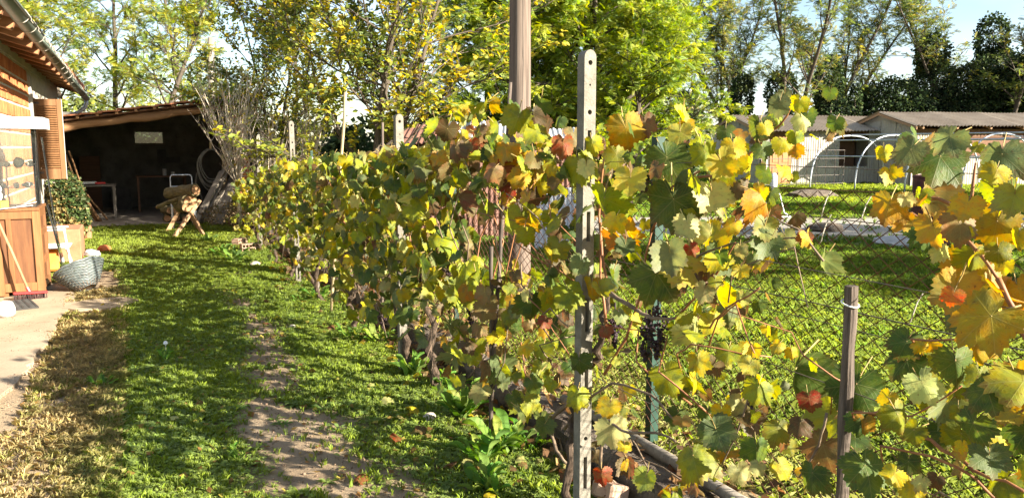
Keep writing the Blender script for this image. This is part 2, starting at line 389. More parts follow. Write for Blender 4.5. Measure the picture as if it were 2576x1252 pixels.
MAT['grey_stone'] = mottled('grey_stone', (0.34,0.33,0.32), (0.46,0.45,0.43), (0.24,0.23,0.22), 5, 60, .9, .008)
MAT['red_plastic'] = mottled('red_plastic', (0.50,0.03,0.03), (0.58,0.05,0.045), None, 5, 50, .4, .0004)
MAT['black_rubber'] = mottled('black_rubber', (0.03,0.028,0.026), (0.05,0.047,0.042), None, 8, 60, .8, .001)
MAT['bristle'] = mottled('bristle', (0.035,0.02,0.02), (0.08,0.04,0.035), None, 40, 160, .9, .004, (1,1,.2))
MAT['ceramic'] = mottled('ceramic', (0.40,0.36,0.33), (0.48,0.45,0.42), (0.30,0.24,0.2), 6, 60, .35, .0006)
MAT['paper'] = mottled('paper', (0.80,0.80,0.78), (0.85,0.85,0.84), None, 6, 60, .8, .0006)
MAT['yellow_box'] = mottled('yellow_box', (0.62,0.34,0.04), (0.68,0.40,0.06), None, 6, 60, .7, .0006)
MAT['orange_cloth'] = mottled('orange_cloth', (0.62,0.20,0.035), (0.70,0.26,0.05), None, 6, 60, .8, .001)
MAT['wicker'] = mottled('wicker', (0.06,0.07,0.068), (0.11,0.13,0.125), (0.035,0.036,0.033), 12, 70, .45, .001, vary=.12, spec=.5)
MAT['wicker_dark'] = mottled('wicker_dark', (0.12,0.075,0.045), (0.19,0.125,0.08), None, 12, 70, .6, .001)
MAT['log_bark'] = mottled('log_bark', (0.085,0.065,0.03), (0.16,0.13,0.06), (0.04,0.028,0.018), 11, 50, .95, .02, bstr=1.0)
MAT['log_end'] = mottled('log_end', (0.33,0.17,0.08), (0.42,0.24,0.12), (0.18,0.08,0.04), 14, 60, .9, .003)
MAT['grape'] = mottled('grape', (0.018,0.010,0.014), (0.045,0.02,0.025), (0.09,0.045,0.03), 30, 100, .6, .0006)
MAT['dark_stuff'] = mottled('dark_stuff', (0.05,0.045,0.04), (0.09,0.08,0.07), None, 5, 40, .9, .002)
MAT['pale_brick'] = mottled('pale_brick', (0.34,0.21,0.14), (0.42,0.30,0.22), (0.28,0.14,0.08), 8, 50, .92, .003)
MAT['hose'] = mottled('hose', (0.18,0.17,0.14), (0.26,0.24,0.20), None, 8, 40, .6, .0006)
MAT['terracotta'] = mottled('terracotta', (0.27,0.12,0.06), (0.36,0.17,0.09), None, 6, 50, .9, .002)
m, nt, out = newmat('glass'); g = N(nt, 'ShaderNodeBsdfGlossy'); g.inputs['Roughness'].default_value = 0.03; t = N(nt, 'ShaderNodeBsdfTransparent'); t.inputs[0].default_value = (0.97, 0.98, 0.97, 1)
fr = N(nt, 'ShaderNodeFresnel'); fr.inputs[0].default_value = 1.5; df = N(nt, 'ShaderNodeBsdfDiffuse'); df.inputs[0].default_value = (.75, .78, .74, 1)
d1 = N(nt, 'ShaderNodeMixShader'); nt.links.new(ramp(nt, noise(nt, coords(nt), 3.0, 5), .35, .9), d1.inputs[0]); nt.links.new(t.outputs[0], d1.inputs[1]); nt.links.new(df.outputs[0], d1.inputs[2])
ms = N(nt, 'ShaderNodeMixShader'); nt.links.new(fr.outputs[0], ms.inputs[0]); nt.links.new(d1.outputs[0], ms.inputs[1]); nt.links.new(g.outputs[0], ms.inputs[2]); nt.links.new(ms.outputs[0], out.inputs[0]); MAT['glass'] = m
m, nt, out = newmat('dimmed_glass'); t = N(nt, 'ShaderNodeBsdfTransparent'); t.inputs[0].default_value = (.35, .40, .35, 1); g = N(nt, 'ShaderNodeBsdfGlossy'); g.inputs['Roughness'].default_value = .05; ms = N(nt, 'ShaderNodeMixShader'); ms.inputs[0].default_value = .05  # shed window pane, tinted dark to dim the bright view behind it
nt.links.new(t.outputs[0], ms.inputs[1]); nt.links.new(g.outputs[0], ms.inputs[2]); nt.links.new(ms.outputs[0], out.inputs[0]); MAT['dimmed_glass'] = m
d2 = d1.inputs[0].links[0].from_node; d2.inputs[3].default_value = 0.02; d2.inputs[4].default_value = 0.10

# ------------------------------------------------------------------ ground
def vnoise(x, y, s, seed=0):
    """cheap smooth value noise, vectorised"""
    x = np.asarray(x, float)*s; y = np.asarray(y, float)*s
    xi = np.floor(x).astype(np.int64); yi = np.floor(y).astype(np.int64); fx = x-xi; fy = y-yi
    def h(a, b):
        n = (a*374761393 + b*668265263 + seed*1442695) & 0x7fffffff
        n = ((n ^ (n >> 13))*1274126177) & 0x7fffffff
        return ((n ^ (n >> 16)) & 0xffff)/65535.0
    u = fx*fx*(3-2*fx); v = fy*fy*(3-2*fy)
    return (h(xi, yi)*(1-u)+h(xi+1, yi)*u)*(1-v) + (h(xi, yi+1)*(1-u)+h(xi+1, yi+1)*u)*v
def fb(x, y, s, seed=0): return .5*vnoise(x, y, s, seed)+.3*vnoise(x, y, s*2.1, seed+1)+.2*vnoise(x, y, s*4.3, seed+2)
def sstep(a, b, x): t = np.clip((np.asarray(x)-a)/(b-a), 0, 1); return t*t*(3-2*t)
def gh(x, y):
    x = np.asarray(x, float); y = np.asarray(y, float)
    fade = np.clip(1.2-np.hypot(x, y)/60, 0, 1)
    return (0.05*(fb(x, y, .9, 5)-.5) + 0.02*(fb(x, y, 4, 9)-.5))*fade - 0.012
def bare_dry(x, y):
    x = np.asarray(x, float); y = np.asarray(y, float); n = fb(x, y, 1.6, 21); n2 = fb(x, y, 5, 31)
    c = 0.80+0.10*np.sin(y*1.1); hw = np.interp(y, [2, 3.3, 5.5, 7.5, 9.5], [.36, .33, .21, .15, .02])
    b = sstep(hw+.14, hw-.12, np.abs(x-c)+(n-.5)*.36)*sstep(10, 8, y)*sstep(.22, .42, n2+.1*sstep(5, 3, y))
    hw2 = np.interp(y, [3, 5, 9.5, 10.5], [.30, .22, .30, 0.0]); c2 = np.interp(y, [3, 5, 9], [-.62, -.60, -.42])
    b2 = sstep(hw2+.12, hw2-.10, np.abs(x-c2)+(n-.5)*.30)*sstep(.30, .50, n2+.12)
    b3 = sstep(16.0, 16.9, y+(n-.5)*1.2)*(x < 2.3)
    b4 = sstep(.60, .72, fb(x, y, .8, 77))*sstep(7.2, 8.2, y)*sstep(13, 10.5, y)*(np.abs(x) < 1.3)
    v = x*.436+y*.9
    tr = sstep(13.0, 13.9, v+(n-.5)*2.2)*sstep(18.0, 17.0, v+(n-.5)*2.2)*(x > 4.5)
    b5 = .75*sstep(1.75, 1.9, x)*sstep(2.75, 2.45, x)*sstep(.3, .6, n2+.2)
    dry = np.clip(np.maximum(sstep(.42, .18, np.abs(x+.62)+(n-.5)*.3)*(y < 11), .4*sstep(3.4, 2.5, x)*sstep(2.2, 2.35, x)*sstep(.35, .6, n+.1)), 0, 1)
    return np.clip(np.maximum.reduce([b, b2*.85, b3, b4*.7, tr, b5]), 0, 1), dry, tr
def axis_pts(lo, hi, st, far):
    mid = np.arange(lo, hi+st/2, st); up = []; p = hi; s = st
    while p < far: s *= 1.22; p += s; up.append(p)
    dn = []; p = lo; s = st
    while p > -far: s *= 1.22; p -= s; dn.append(p)
    return np.array(dn[::-1]+list(mid)+up)
gxs, gys = axis_pts(-3, 9, .07, 420), axis_pts(1.5, 19, .07, 420)
GX, GY = np.meshgrid(gxs, gys); gv = np.stack([GX.ravel(), GY.ravel(), gh(GX, GY).ravel()], 1)
nx, ny = len(gxs), len(gys)
ii = (np.arange(ny-1)[:, None]*nx+np.arange(nx-1)[None, :]).ravel()
gf = np.stack([ii, ii+1, ii+nx+1, ii+nx], 1)
me = bpy.data.meshes.new('ground'); me.vertices.add(len(gv)); me.vertices.foreach_set('co', gv.astype(np.float32).ravel())
me.loops.add(gf.size); me.loops.foreach_set('vertex_index', gf.astype(np.int32).ravel()); me.polygons.add(len(gf))
me.polygons.foreach_set('loop_start', np.arange(0, gf.size, 4).astype(np.int32)); me.polygons.foreach_set('loop_total', np.full(len(gf), 4, np.int32)); me.update(calc_edges=True)
me.polygons.foreach_set('use_smooth', [True]*len(gf))
gb, gd, gt = bare_dry(gv[:, 0], gv[:, 1])
for nm, arr in (('bare', gb), ('dry', gd), ('track', gt)):
    a = me.attributes.new(nm, 'FLOAT', 'POINT'); a.data.foreach_set('value', arr.astype(np.float32))
m, nt, out = newmat('ground')
A = lambda n: N(nt, 'ShaderNodeAttribute', attribute_name=n).outputs['Fac']
v = coords(nt); n1 = noise(nt, v, 1.3, 6, .6); n2 = noise(nt, v, 22, 6, .7); n3 = noise(nt, v, 130, 3, .6)
soil = mixc(nt, ramp(nt, n1, .35, .65), (0.19, 0.135, 0.085), (0.28, 0.21, 0.135)); soil = mixc(nt, ramp(nt, n2, .56, .70), soil, (0.16, 0.115, 0.07))
grav = mixc(nt, ramp(nt, n2, .4, .65), (0.24, 0.215, 0.18), (0.35, 0.315, 0.27))
soil = mixc(nt, A('track'), soil, grav)
gr = mixc(nt, ramp(nt, n2, .38, .62), (0.06, 0.095, 0.016), (0.11, 0.14, 0.03)); gr = mixc(nt, ramp(nt, n1, .42, .66), gr, (0.17, 0.125, 0.06))
gr = mixc(nt, A('dry'), gr, (0.40, 0.30, 0.18))
col = mixc(nt, A('bare'), gr, soil)
finish(nt, out, col, .95, math_(nt, 'ADD', n2, math_(nt, 'MULTIPLY', n3, .4)), .02, .6, 0, .1)
me.materials.append(m)
ground = put('ground', me); tag(ground, kind='structure')

# ------------------------------------------------------------------ ground cover
def blade_tuft(nb, seed, w=.05, spread=.55):
    r = random.Random(seed); V = []; Fc = []
    for i in range(nb):
        a = r.uniform(0, 6.28); t = r.uniform(.15, spread); hgt = r.uniform(.55, 1.0); ox, oy = r.uniform(-.18, .18), r.uniform(-.18, .18)
        dx, dy = math.cos(a), math.sin(a); px, py = -dy*w, dx*w; k = len(V)
        m1 = (ox+dx*t*.35*hgt, oy+dy*t*.35*hgt, hgt*.6); tp = (ox+dx*t*hgt, oy+dy*t*hgt, hgt*(1-t*.35))
        V += [(ox-px, oy-py, 0), (ox+px, oy+py, 0), (m1[0]+px*.8, m1[1]+py*.8, m1[2]), tp, (m1[0]-px*.8, m1[1]-py*.8, m1[2])]
        Fc.append((k, k+1, k+2, k+3, k+4))
    return np.array(V), Fc
def clover(seed, n=3):
    r = random.Random(seed); V = []; Fc = []
    for s in range(n):
        cx, cy, hz = r.uniform(-.6, .6), r.uniform(-.6, .6), r.uniform(.35, 1.0); a0 = r.uniform(0, 6.28); tl = r.uniform(-.3, .45)
        for q in range(3):
            a = a0+q*2.09; d = np.array([math.cos(a), math.sin(a), tl]); p = np.array([-math.sin(a), math.cos(a), r.uniform(-.25, .25)]); c = np.array([cx, cy, hz]); k = len(V)
            L = r.uniform(.42, .6)
            V += [c, c+d*L*.55+p*L*.42, c+d*L, c+d*L*.55-p*L*.42]; Fc.append((k, k+1, k+2, k+3))
    return np.array(V), Fc
def rosette(seed, nl=6):
    r = random.Random(seed); V = []; Fc = []
    for i in range(nl):
        a = i*2.4+r.uniform(-.3, .3); e = r.uniform(.25, .9); L = r.uniform(.6, 1.0); d = np.array([math.cos(a), math.sin(a), 0]); p = np.array([-math.sin(a), math.cos(a), 0]); w = L*r.uniform(.12, .2); k = len(V)
        P = lambda t, s: d*(t*L)+np.array([0, 0, L*(e*t-e*.75*t*t)])+p*(w*s)
        V += [P(0, -.2), P(0, .2), P(.55, 1), P(1, 0), P(.55, -1)]; Fc.append((k, k+1, k+2, k+3, k+4))
    return np.array(V), Fc
def dead_leaf(seed):
    r = random.Random(seed); z = [r.uniform(.0, .5) for _ in range(4)]
    return np.array([(-.5, -.3, z[0]), (.5, -.35, z[1]), (.55, .4, z[2]), (-.4, .45, z[3])])*1.0, [(0, 1, 2, 3)]
def pts(n, x0, x1, y0, y1, keep=None):
    x = NR.uniform(x0, x1, n); y = NR.uniform(y0, y1, n); b, d, t = bare_dry(x, y)
    k = NR.uniform(0, 1, n) > (b*.93 if keep is None else keep(x, y, b, d, t))
    k &= ~((x < -.70) & (y < 9.9) & (y > 4.9)); k &= ~((x < -1.0) & (y < 11.4)); k &= ~((x > 1.83) & (x < 2.17)); k &= ~((y > 17.2) & (x < 2.3))
    x, y, d = x[k], y[k], d[k]
    return np.stack([x, y, gh(x, y)], 1), d
def gcol(n, P, d, base, vary=.35, hue=.3):
    base = np.array(base); v = 1+vary*(NR.uniform(-1, 1, (n, 1))) ; c = base[None, :]*v
    y = NR.uniform(0, 1, (n, 1))*hue; c = c*(1-y)+np.array([[.30, .30, .05]])*v*y
    patch = sstep(.45, .7, fb(P[:, 0], P[:, 1], 1.1, 55))[:, None]*.5; c = c*(1-patch)+np.array([[.24, .31, .035]])*v*patch
    dd = (d*(NR.uniform(0, 1, n) < .6))[:, None]; return c*(1-dd)+np.array([[.52, .42, .21]])*v*dd
def cover(n, box, tmpl, size, base, lean=.3, hue=.3, keep=None, dry_ok=True):
    P, d = pts(n, *box, keep=keep); k = len(P); out = []; T = len(tmpl); pick = NR.integers(0, T, k)
    for i in range(T):
        s = pick == i; q = int(s.sum())
        rot = rots(NR.uniform(0, 6.28, q), NR.normal(0, lean*.4, q), NR.normal(0, lean*.4, q))
        out.append((tmpl[i][0], tmpl[i][1], P[s], rot, NR.uniform(size[0], size[1], q)*(.55+.95*fb(P[s][:, 0], P[s][:, 1], 2.4, 66)), gcol(q, P[s], d[s], base, hue=hue)))
    return out
tuft = [blade_tuft(5, i) for i in range(5)]; thin = [blade_tuft(8, 20+i, .018, .95) for i in range(4)]; clv = [clover(i) for i in range(5)]; ros = [rosette(i) for i in range(4)]
wide = [blade_tuft(7, 40+i, .05, .7) for i in range(4)]
G1, G2, G3 = (.15, .225, .03), (.125, .205, .035), (.19, .245, .035)
lush = lambda x, y, b, d, t: np.clip(b*.97+1.2*d, 0, 1)
it = []
it += cover(30000, (-.9, 2.6, 2.5, 7.0), clv, (.014, .030), G2, keep=lush)
dryk = lambda x, y, b, d, t: np.clip(b*.93+1.1*d, 0, 1)
it += cover(26000, (-.9, 2.6, 2.5, 7.0), tuft, (.022, .055), G1, keep=dryk)
it += cover(15000, (-.95, -.15, 2.8, 9.6), thin, (.03, .07), (.50, .42, .20), hue=.35, keep=lambda x, y, b, d, t: .2+.5*b)
it += cover(2600, (-.7, 2.2, 2.6, 9.0), ros, (.035, .085), (.12, .22, .035), keep=lush)
it += cover(26000, (-1.0, 2.4, 7.0, 12.0), clv, (.020, .036), G2, keep=lush)
it += cover(26000, (-1.0, 2.4, 7.0, 12.0), tuft, (.03, .065), G1, keep=dryk)
it += cover(26000, (-1.5, 2.8, 12.0, 17.6), tuft, (.045, .09), G3)
it += cover(9000, (-1.2, 2.8, 12.0, 17.0), clv, (.03, .05), G2, keep=lush)
it += cover(900, (.9, 2.2, 10.0, 15.5), ros, (.06, .13), (.12, .23, .035), keep=lush)
grass_a = put('path_grass', scatter('path_grass', it, MAT['grass'])); tag(grass_a, 'short mixed grass, clover and weeds covering the garden path', 'grass', kind='stuff')
it = []
it += cover(90000, (2.2, 10, .3, 10), wide, (.03, .08), (.125, .185, .04), hue=.35)
it += cover(26000, (2.2, 8, 1.0, 9), thin, (.05, .10), (.15, .22, .04), hue=.5)
it += cover(12000, (2.2, 8, .8, 9), clv, (.02, .035), G2)
it += cover(60000, (3, 27, 4, 27), wide, (.06, .12), (.13, .235, .034), hue=.3)
it += cover(22000, (18, 34, 8, 27), wide, (.09, .17), G3, hue=.3)
it += cover(12000, (-12, 40, 17.4, 46), wide, (.12, .22), G1, hue=.3)
grass_b = put('lawn_grass', scatter('lawn_grass', it, MAT['grass'])); tag(grass_b, 'rough green lawn grass beyond the rusty wire fence', 'grass', kind='stuff')
it = []                                                     # small dry leaf litter
for (n, box, s) in ((1500, (-.8, 2.3, 2.6, 9), (.018, .038)), (200, (1.6, 2.5, 2, 9), (.03, .05)), (260, (-.8, 2.2, 9, 16), (.03, .05))):
    P, d = pts(n, *box, keep=lambda x, y, b, d, t: .1+0*b); k = len(P); P[:, 2] += .008
    for i in range(3):
        q = P[i::3]; c = np.array([[.30, .20, .05], [.22, .12, .04], [.36, .30, .06]])[NR.integers(0, 3, len(q))]
        it.append((*dead_leaf(i), q, rots(NR.uniform(0, 6.28, len(q)), NR.normal(0, .25, len(q)), NR.normal(0, .25, len(q))), NR.uniform(s[0], s[1], len(q)), c*NR.uniform(.6, 1.2, (len(q), 1))))
OCT = (np.array([(1, 0, 0), (0, 1, 0), (-1, 0, 0), (0, -1, 0), (0, 0, .7), (0, 0, -.7)]), [(0, 1, 4), (1, 2, 4), (2, 3, 4), (3, 0, 4), (1, 0, 5), (2, 1, 5), (3, 2, 5), (0, 3, 5)])
for (n, box, s) in ((9000, (-.85, 1.6, 2.6, 9), (.002, .007)), (500, (-.85, 1.9, 2.6, 9), (.006, .014)), (2500, (-1.4, -.6, 4.5, 9.8), (.0015, .005))):
    x = NR.uniform(box[0], box[1], n); y = NR.uniform(box[2], box[3], n); b, d, t = bare_dry(x, y); k = (b > .35) | (x < -.7); x, y = x[k], y[k]; q = len(x)
    it.append((*OCT, np.stack([x, y, gh(x, y)+np.where((x < -.7) & (y > 5), .03, .004)], 1), rots(NR.uniform(0, 6.28, q), NR.uniform(0, 3, q), NR.uniform(0, 3, q)), NR.uniform(s[0], s[1], q), np.array([[.30, .22, .15]])*NR.uniform(.5, 1.5, (q, 1))))
lit = put('leaf_litter', scatter('leaf_litter', it, MAT['grass'])); tag(lit, 'small dry leaves and litter lying all over the path', 'leaf litter', kind='stuff')

# concrete apron by the house
ap = MB(); poly = [(-1.62, 3.2), (-1.0, 4.6), (-.86, 5.3), (-.78, 6.0), (-.74, 6.6), (-.68, 7.3), (-.70, 8.0), (-.62, 8.7), (-.66, 9.3), (-.78, 9.75), (-.95, 10.1), (-1.62, 10.3)]
jp = []
for i, p in enumerate(poly):
    q = poly[(i+1) % len(poly)]; k = 6 if p[0] > -1.55 or q[0] > -1.55 else 1
    for j in range(k):
        t = j/k; jp.append((p[0]+(q[0]-p[0])*t+R.uniform(-.02, .02)*(p[0] > -1.5), p[1]+(q[1]-p[1])*t, -.06))
ap.prism([Vector(p) for p in jp], (0, 0, .078)); tag(ap.build('concrete_pavement', MAT['concrete']), kind='structure')
# loose flagstone sunk in the grass
fs = MB(); c = gz(238, 768); k = 18
fs.prism([Vector((c[0]+.34*math.cos(a*6.283/k)*R.uniform(.86, 1.05)+.05, c[1]+.30*math.sin(a*6.283/k)*R.uniform(.86, 1.05), -.03)) for a in range(k)], (0, 0, .05))
tag(fs.build('flagstone', MAT['concrete'], loc=(c[0], c[1], 0)), 'flat irregular pale flagstone in the grass below the wicker basket', 'stone')
# bare earth floor of the shed
fl = MB(); fl.ngon([(-2.0, 16.95, .03), (1.9, 16.95, .03), (2.3, 24, .03), (-2.0, 24, .03)]); tag(fl.build('shed_floor', mottled('shed_floor', (.30, .245, .19), (.40, .335, .265), (.2, .16, .12), 3, 50, .95, .006)), kind='structure')

# ------------------------------------------------------------------ house on the left
WX, GXX = -1.35, -0.94
house = thing('brick_house', 'red brick house with long green gutter and louvred wooden shutter', 'house', (WX, 13, 0))
wl = MB(); wl.box((WX-.137, 13.0, 1.4), (.26, 11.4, 2.9)); wall = wl.build('wall', MAT['mortar'], house)
BH, BW = .186, .206
bm = MB()
bm.box((0, 0, 0), (.05, BW-.024, BH-.030), bev=.004)
for k in range(3): bm.box((.0255, (k-1)*.055, 0), (.003, .036, BH-.05))
bme = mesh('brick', bm.v, bm.f, MAT['brick'])
nb = 0
for r_ in range(14):
    for c_ in range(20):
        y = 9.95+c_*BW+(r_ % 2)*BW*.5
        if y > 13.5: continue
        put('brick', bme, wall, (WX-.022+R.uniform(-.005, .004), y, .06+(r_+.5)*BH), (R.uniform(-.01, .01), R.uniform(-.02, .02), R.uniform(-.02, .02)))
pl = MB(); pl.box((WX+.004, 13.8, 2.735), (.02, 8.0, .10)); pl.build('plaster_band', MAT['plaster'], wall)
pl = MB(); pl.box((WX+.006, 13.70, 1.3), (.03, .22, 2.6)); pl.build('plaster_strip', MAT['plaster'], wall)
roof = thing('roof', '', '', (WX, 13, 2.6)); roof.parent = house; roof.location = (0, 0, 2.6); BASE[roof] = np.array((WX, 13, 2.6))
sl = math.tan(rad(17)); ez = 2.62
def roofz(x): return ez+(GXX-x)*sl+.02
dk = MB()
for i in range(9):
    x0 = GXX+.02-i*.15
    dk.box((x0-.075, 12.9, roofz(x0-.075)+.115), (.147, 12.4, .022), (0, rad(17), 0))
dk.build('roof_boards', MAT['deck_wood'], roof)
rf = MB(); L = 1.35; rf.box((0, 0, 0), (L, .10, .12), (0, rad(17), 0), bev=.006); rme = mesh('rafter', rf.v, rf.f, MAT['rafter_wood'])
for i in range(16):
    y = 7.4+i*.74; put('rafter', rme, roof, (GXX-.02-L/2*math.cos(rad(17)), y+R.uniform(-.03, .03), roofz(GXX-.07-L/2*.956)+.045))
tl = MB()
for j in range(6):
    pass
def half_tube(mb, p0, p1, r0, r1, n=7, a0=0, a1=math.pi, th=.012):
    p0, p1 = Vector(p0), Vector(p1); t = (p1-p0).normalized(); side = Vector((0, 1, 0)) if abs(t.y) < .9 else Vector((1, 0, 0)); up = side.cross(t).normalized()
    if up.z < 0: up = -up
    V = []; Fc = []
    for (p, r) in ((p0, r0), (p1, r1)):
        for rr in (r, r-th):
            for k in range(n+1):
                a = a0+(a1-a0)*k/n; V.append(p+side*math.cos(a)*rr+up*math.sin(a)*rr)
    m = n+1
    for k in range(n):
        Fc += [(k, k+1, 2*m+k+1, 2*m+k), (m+k, 3*m+k, 3*m+k+1, m+k+1), (k, m+k, m+k+1, k+1), (2*m+k, 2*m+k+1, 3*m+k+1, 3*m+k)]
    return mb.add(V, Fc)
ct = MB(); c17, s17 = math.cos(rad(17)), math.sin(rad(17))
half_tube(ct, (0, 0, 0), (-.42*c17, 0, .42*s17), .085, .07)
cme = mesh('roof_tile', ct.v, ct.f, MAT['roof_tile'], False)
for i in range(50):
    for j in range(2):
        x = GXX+.04-j*.34; put('roof_tile', cme, roof, (x+R.uniform(-.015, .015), 7.9+i*.235, roofz(x)+.14+R.uniform(-.008, .008)), (0, 0, R.uniform(-.03, .03)))
# gutter
gu = MB(); gyr = .070; n = 12
def gpt(y): return GXX+.09, 2.73-.014*(y-7.6)
segs = [(4.5, 9.6), (9.55, 14.0), (13.95, 18.9)]
for k, (y0, y1) in enumerate(segs):
    V = []; Fc = []; rr = gyr-.004*k
    for (y, r) in ((y0, rr), (y0, rr-.004), (y1, rr), (y1, rr-.004)):
        gx_, gz_ = gpt(y)
        for q in range(n+1):
            a = math.pi+math.pi*q/n; V.append((gx_+math.cos(a)*r, y, gz_+math.sin(a)*r))
    m_ = n+1
    for q in range(n): Fc += [(q, 2*m_+q, 2*m_+q+1, q+1), (m_+q, m_+q+1, 3*m_+q+1, 3*m_+q)]
    Fc += [(0, m_, 3*m_, 2*m_), (n, 2*m_+n, 3*m_+n, m_+n)]
    gu.add(V, Fc)
    gx_, gz_ = gpt(y1); gu.tube([(gx_+rr*1.0, y0, gz_), (gx_+rr*1.0, y1, gz_)], .011, 6)
gx_, gz_ = gpt(18.9); gu.add([(gx_+math.cos(math.pi+math.pi*q/n)*gyr, 18.902, gz_+math.sin(math.pi+math.pi*q/n)*gyr) for q in range(n+1)], [tuple(range(n+1))])
gut = gu.build('gutter', MAT['gutter'], house, smooth=True)
tie = MB(); tie.tube([(math.cos(math.pi+math.pi*q/12)*(gyr+.003), 0, math.sin(math.pi+math.pi*q/12)*(gyr+.003)) for q in range(13)]+[(gyr*.7, 0, .04), (gyr*.2, 0, .06)], .0035, 5)
tie.tube([(gyr+.004, 0, 0), (gyr+.02, .01, -.03), (gyr+.015, .0, -.05), (gyr+.03, .01, -.07)], .003, 5)
tme = mesh('wire_tie', tie.v, tie.f, MAT['wire'])
for y in (8.3, 8.9, 9.6, 10.3, 11.0, 11.6, 12.3, 12.9, 13.6, 14.4, 15.3, 16.2, 17.4): a, b = gpt(y); put('wire_tie', tme, gut, (a, y, b), (0, 0, R.uniform(-.2, .2)))
ds = MB(); a, b = gpt(18.75); ds.tube([(a, 18.75, b-.06), (a, 18.75, b-.12), (a-.03, 18.75, b-.20), (a-.15, 18.76, b-.30), (a-.28, 18.77, b-.36), (a-.40, 18.78, b-.42), (a-.44, 18.78, b-.55), (a-.44, 18.78, 2.1)], .04, 10)
ds.build('downpipe', MAT['galv'], house, smooth=True)
# shutter, swung out square to the wall
SY = 13.9; sa, sb = gy(86, 350, SY)[0], gy(161, 350, SY)[0]; st_, sb_ = 2.275, 1.06; sw = sb-sa
sh = MB(); sh.box((sa+.03, SY, (st_+sb_)/2), (.06, .045, st_-sb_), bev=.004).box((sb-.035, SY, (st_+sb_)/2), (.07, .045, st_-sb_), bev=.004)
for (z, hgt) in ((st_-.05, .1), (sb_+.08, .16)): sh.box(((sa+sb)/2-.005, SY, z), (sw-.135, .041, hgt))
sh.box(((sa+sb)/2, SY+.012, (st_+sb_)/2), (sw-.13, .008, st_-sb_-.3))
shut = sh.build('shutter', MAT['shutter_wood'], house)
sm = MB(); sm.box((0, 0, 0), (sw-.132, .008, .05), (rad(-48), 0, 0)); sme = mesh('slat', sm.v, sm.f, MAT['shutter_wood'])
for i in range(27): put('slat', sme, shut, ((sa+sb)/2-.005, SY-.012, sb_+.19+i*(st_-sb_-.31)/26))
hg = MB(); hg.box((sa+.02, SY-.03, st_-.06), (.16, .006, .03)); hg.box((sa+.02, SY-.03, sb_+.1), (.16, .006, .03)); hg.build('hinge', MAT['dark_wire'], shut)
fr_ = MB(); fr_.box((sb-.002, SY+.02, (st_+sb_)/2), (.012, .03, st_-sb_)); fr_.build('edge_strip', MAT['white_paint'], shut)

# ------------------------------------------------------------------ cabinet with glass case
CX0, CX1, CY0, CY1, CT = -1.335, -.93, 9.32, 9.98, .93
cab = thing('wooden_cabinet', 'brown panelled wooden cabinet standing on the concrete by the house', 'cabinet', ((CX0+CX1)/2, (CY0+CY1)/2, .02))
mb = MB(); mb.box(((CX0+CX1)/2, (CY0+CY1)/2, .5), (CX1-CX0-.03, CY1-CY0-.03, .84)); mb.build('carcass', MAT['cabinet_panel'], cab)
mb = MB(); mb.box(((CX0+CX1)/2, (CY0+CY1)/2-.005, CT-.015), (CX1-CX0+.03, CY1-CY0+.03, .035), bev=.006); mb.build('top', MAT['cabinet_wood'], cab)
for x in (CX0+.03, CX1-.03): mb = MB(); mb.box((x, CY0+.005, .47), (.06, .03, .88), bev=.004); mb.build('stile', MAT['cabinet_wood'], cab)
mb = MB(); mb.box((-1.20, CY0+.007, .47), (.045, .024, .70), bev=.003); mb.build('stile', MAT['cabinet_wood'], cab)
for z, h_ in ((.86, .085), (.11, .09)): mb = MB(); mb.box(((CX0+CX1)/2, CY0+.006, z), (CX1-CX0-.118, .027, h_), bev=.004); mb.build('rail', MAT['cabinet_wood'], cab)
for y in (CY0+.06, CY1-.05): mb = MB(); mb.box((CX1-.005, y, .47), (.028, .08, .88), bev=.004); mb.build('stile', MAT['cabinet_wood'], cab)
for z in (.86, .66, .36, .11): mb = MB(); mb.box((CX1-.006, (CY0+CY1)/2, z), (.024, CY1-CY0-.19, .07), bev=.003); mb.build('rail', MAT['cabinet_wood'], cab)
for x in (CX0+.05, CX1-.05):
    for y in (CY0+.05, CY1-.05): mb = MB(); mb.box((x, y, .045), (.07, .07, .07)); mb.build('leg', MAT['cabinet_wood'], cab)
case = thing('glass_display_case', 'glass display case with a thick white lid on the cabinet', 'display case', (-1.14, 9.6, CT+.004))
zc = CT+.006
for (c, s_) in (((-1.14, 9.36, zc+.40), (.38, .006, .80)), ((-.945, 9.62, zc+.40), (.006, .50, .80)), ((-1.14, 9.88, zc+.40), (.38, .006, .80))):
    mb = MB(); mb.box(c, s_); mb.build('pane', MAT['glass'], case)
for z in (zc+.20, zc+.42): mb = MB(); mb.box((-1.14, 9.62, z), (.37, .49, .006)); mb.build('shelf', MAT['glass'], case)
mb = MB(); z = zc+.80; mb.prism([(-1.335, 9.27, z), (-.88, 9.27, z), (-.82, 9.33, z), (-.82, 9.93, z), (-1.335, 9.93, z)], (0, 0, .115)); mb.build('lid', MAT['white_paint'], case)
def rockmesh(seed, mat, s=(1, 1, .7), sub=2, amp=.28):
    import bmesh
    bmx = bmesh.new(); bmesh.ops.create_icosphere(bmx, subdivisions=sub, radius=1.0); r = random.Random(seed); off = [r.uniform(0, 50) for _ in range(3)]
    for vv in bmx.verts:
        p = vv.co; q = float(fb(np.array([p.x+off[0]]), np.array([p.y+p.z*1.7+off[1]]), 1.6, seed)[0]-.5)
        vv.co = Vector((p.x*s[0], p.y*s[1], p.z*s[2]))*(1+2*amp*q)
    me_ = bpy.data.meshes.new('rock'); bmx.to_mesh(me_); bmx.free(); me_.materials.append(mat); return me_
rk = [rockmesh(i, MAT['stone'] if i < 3 else MAT['grey_stone'], (1, .8, [.8, .55, 1.0, .5][i]), 2, .5) for i in range(4)]
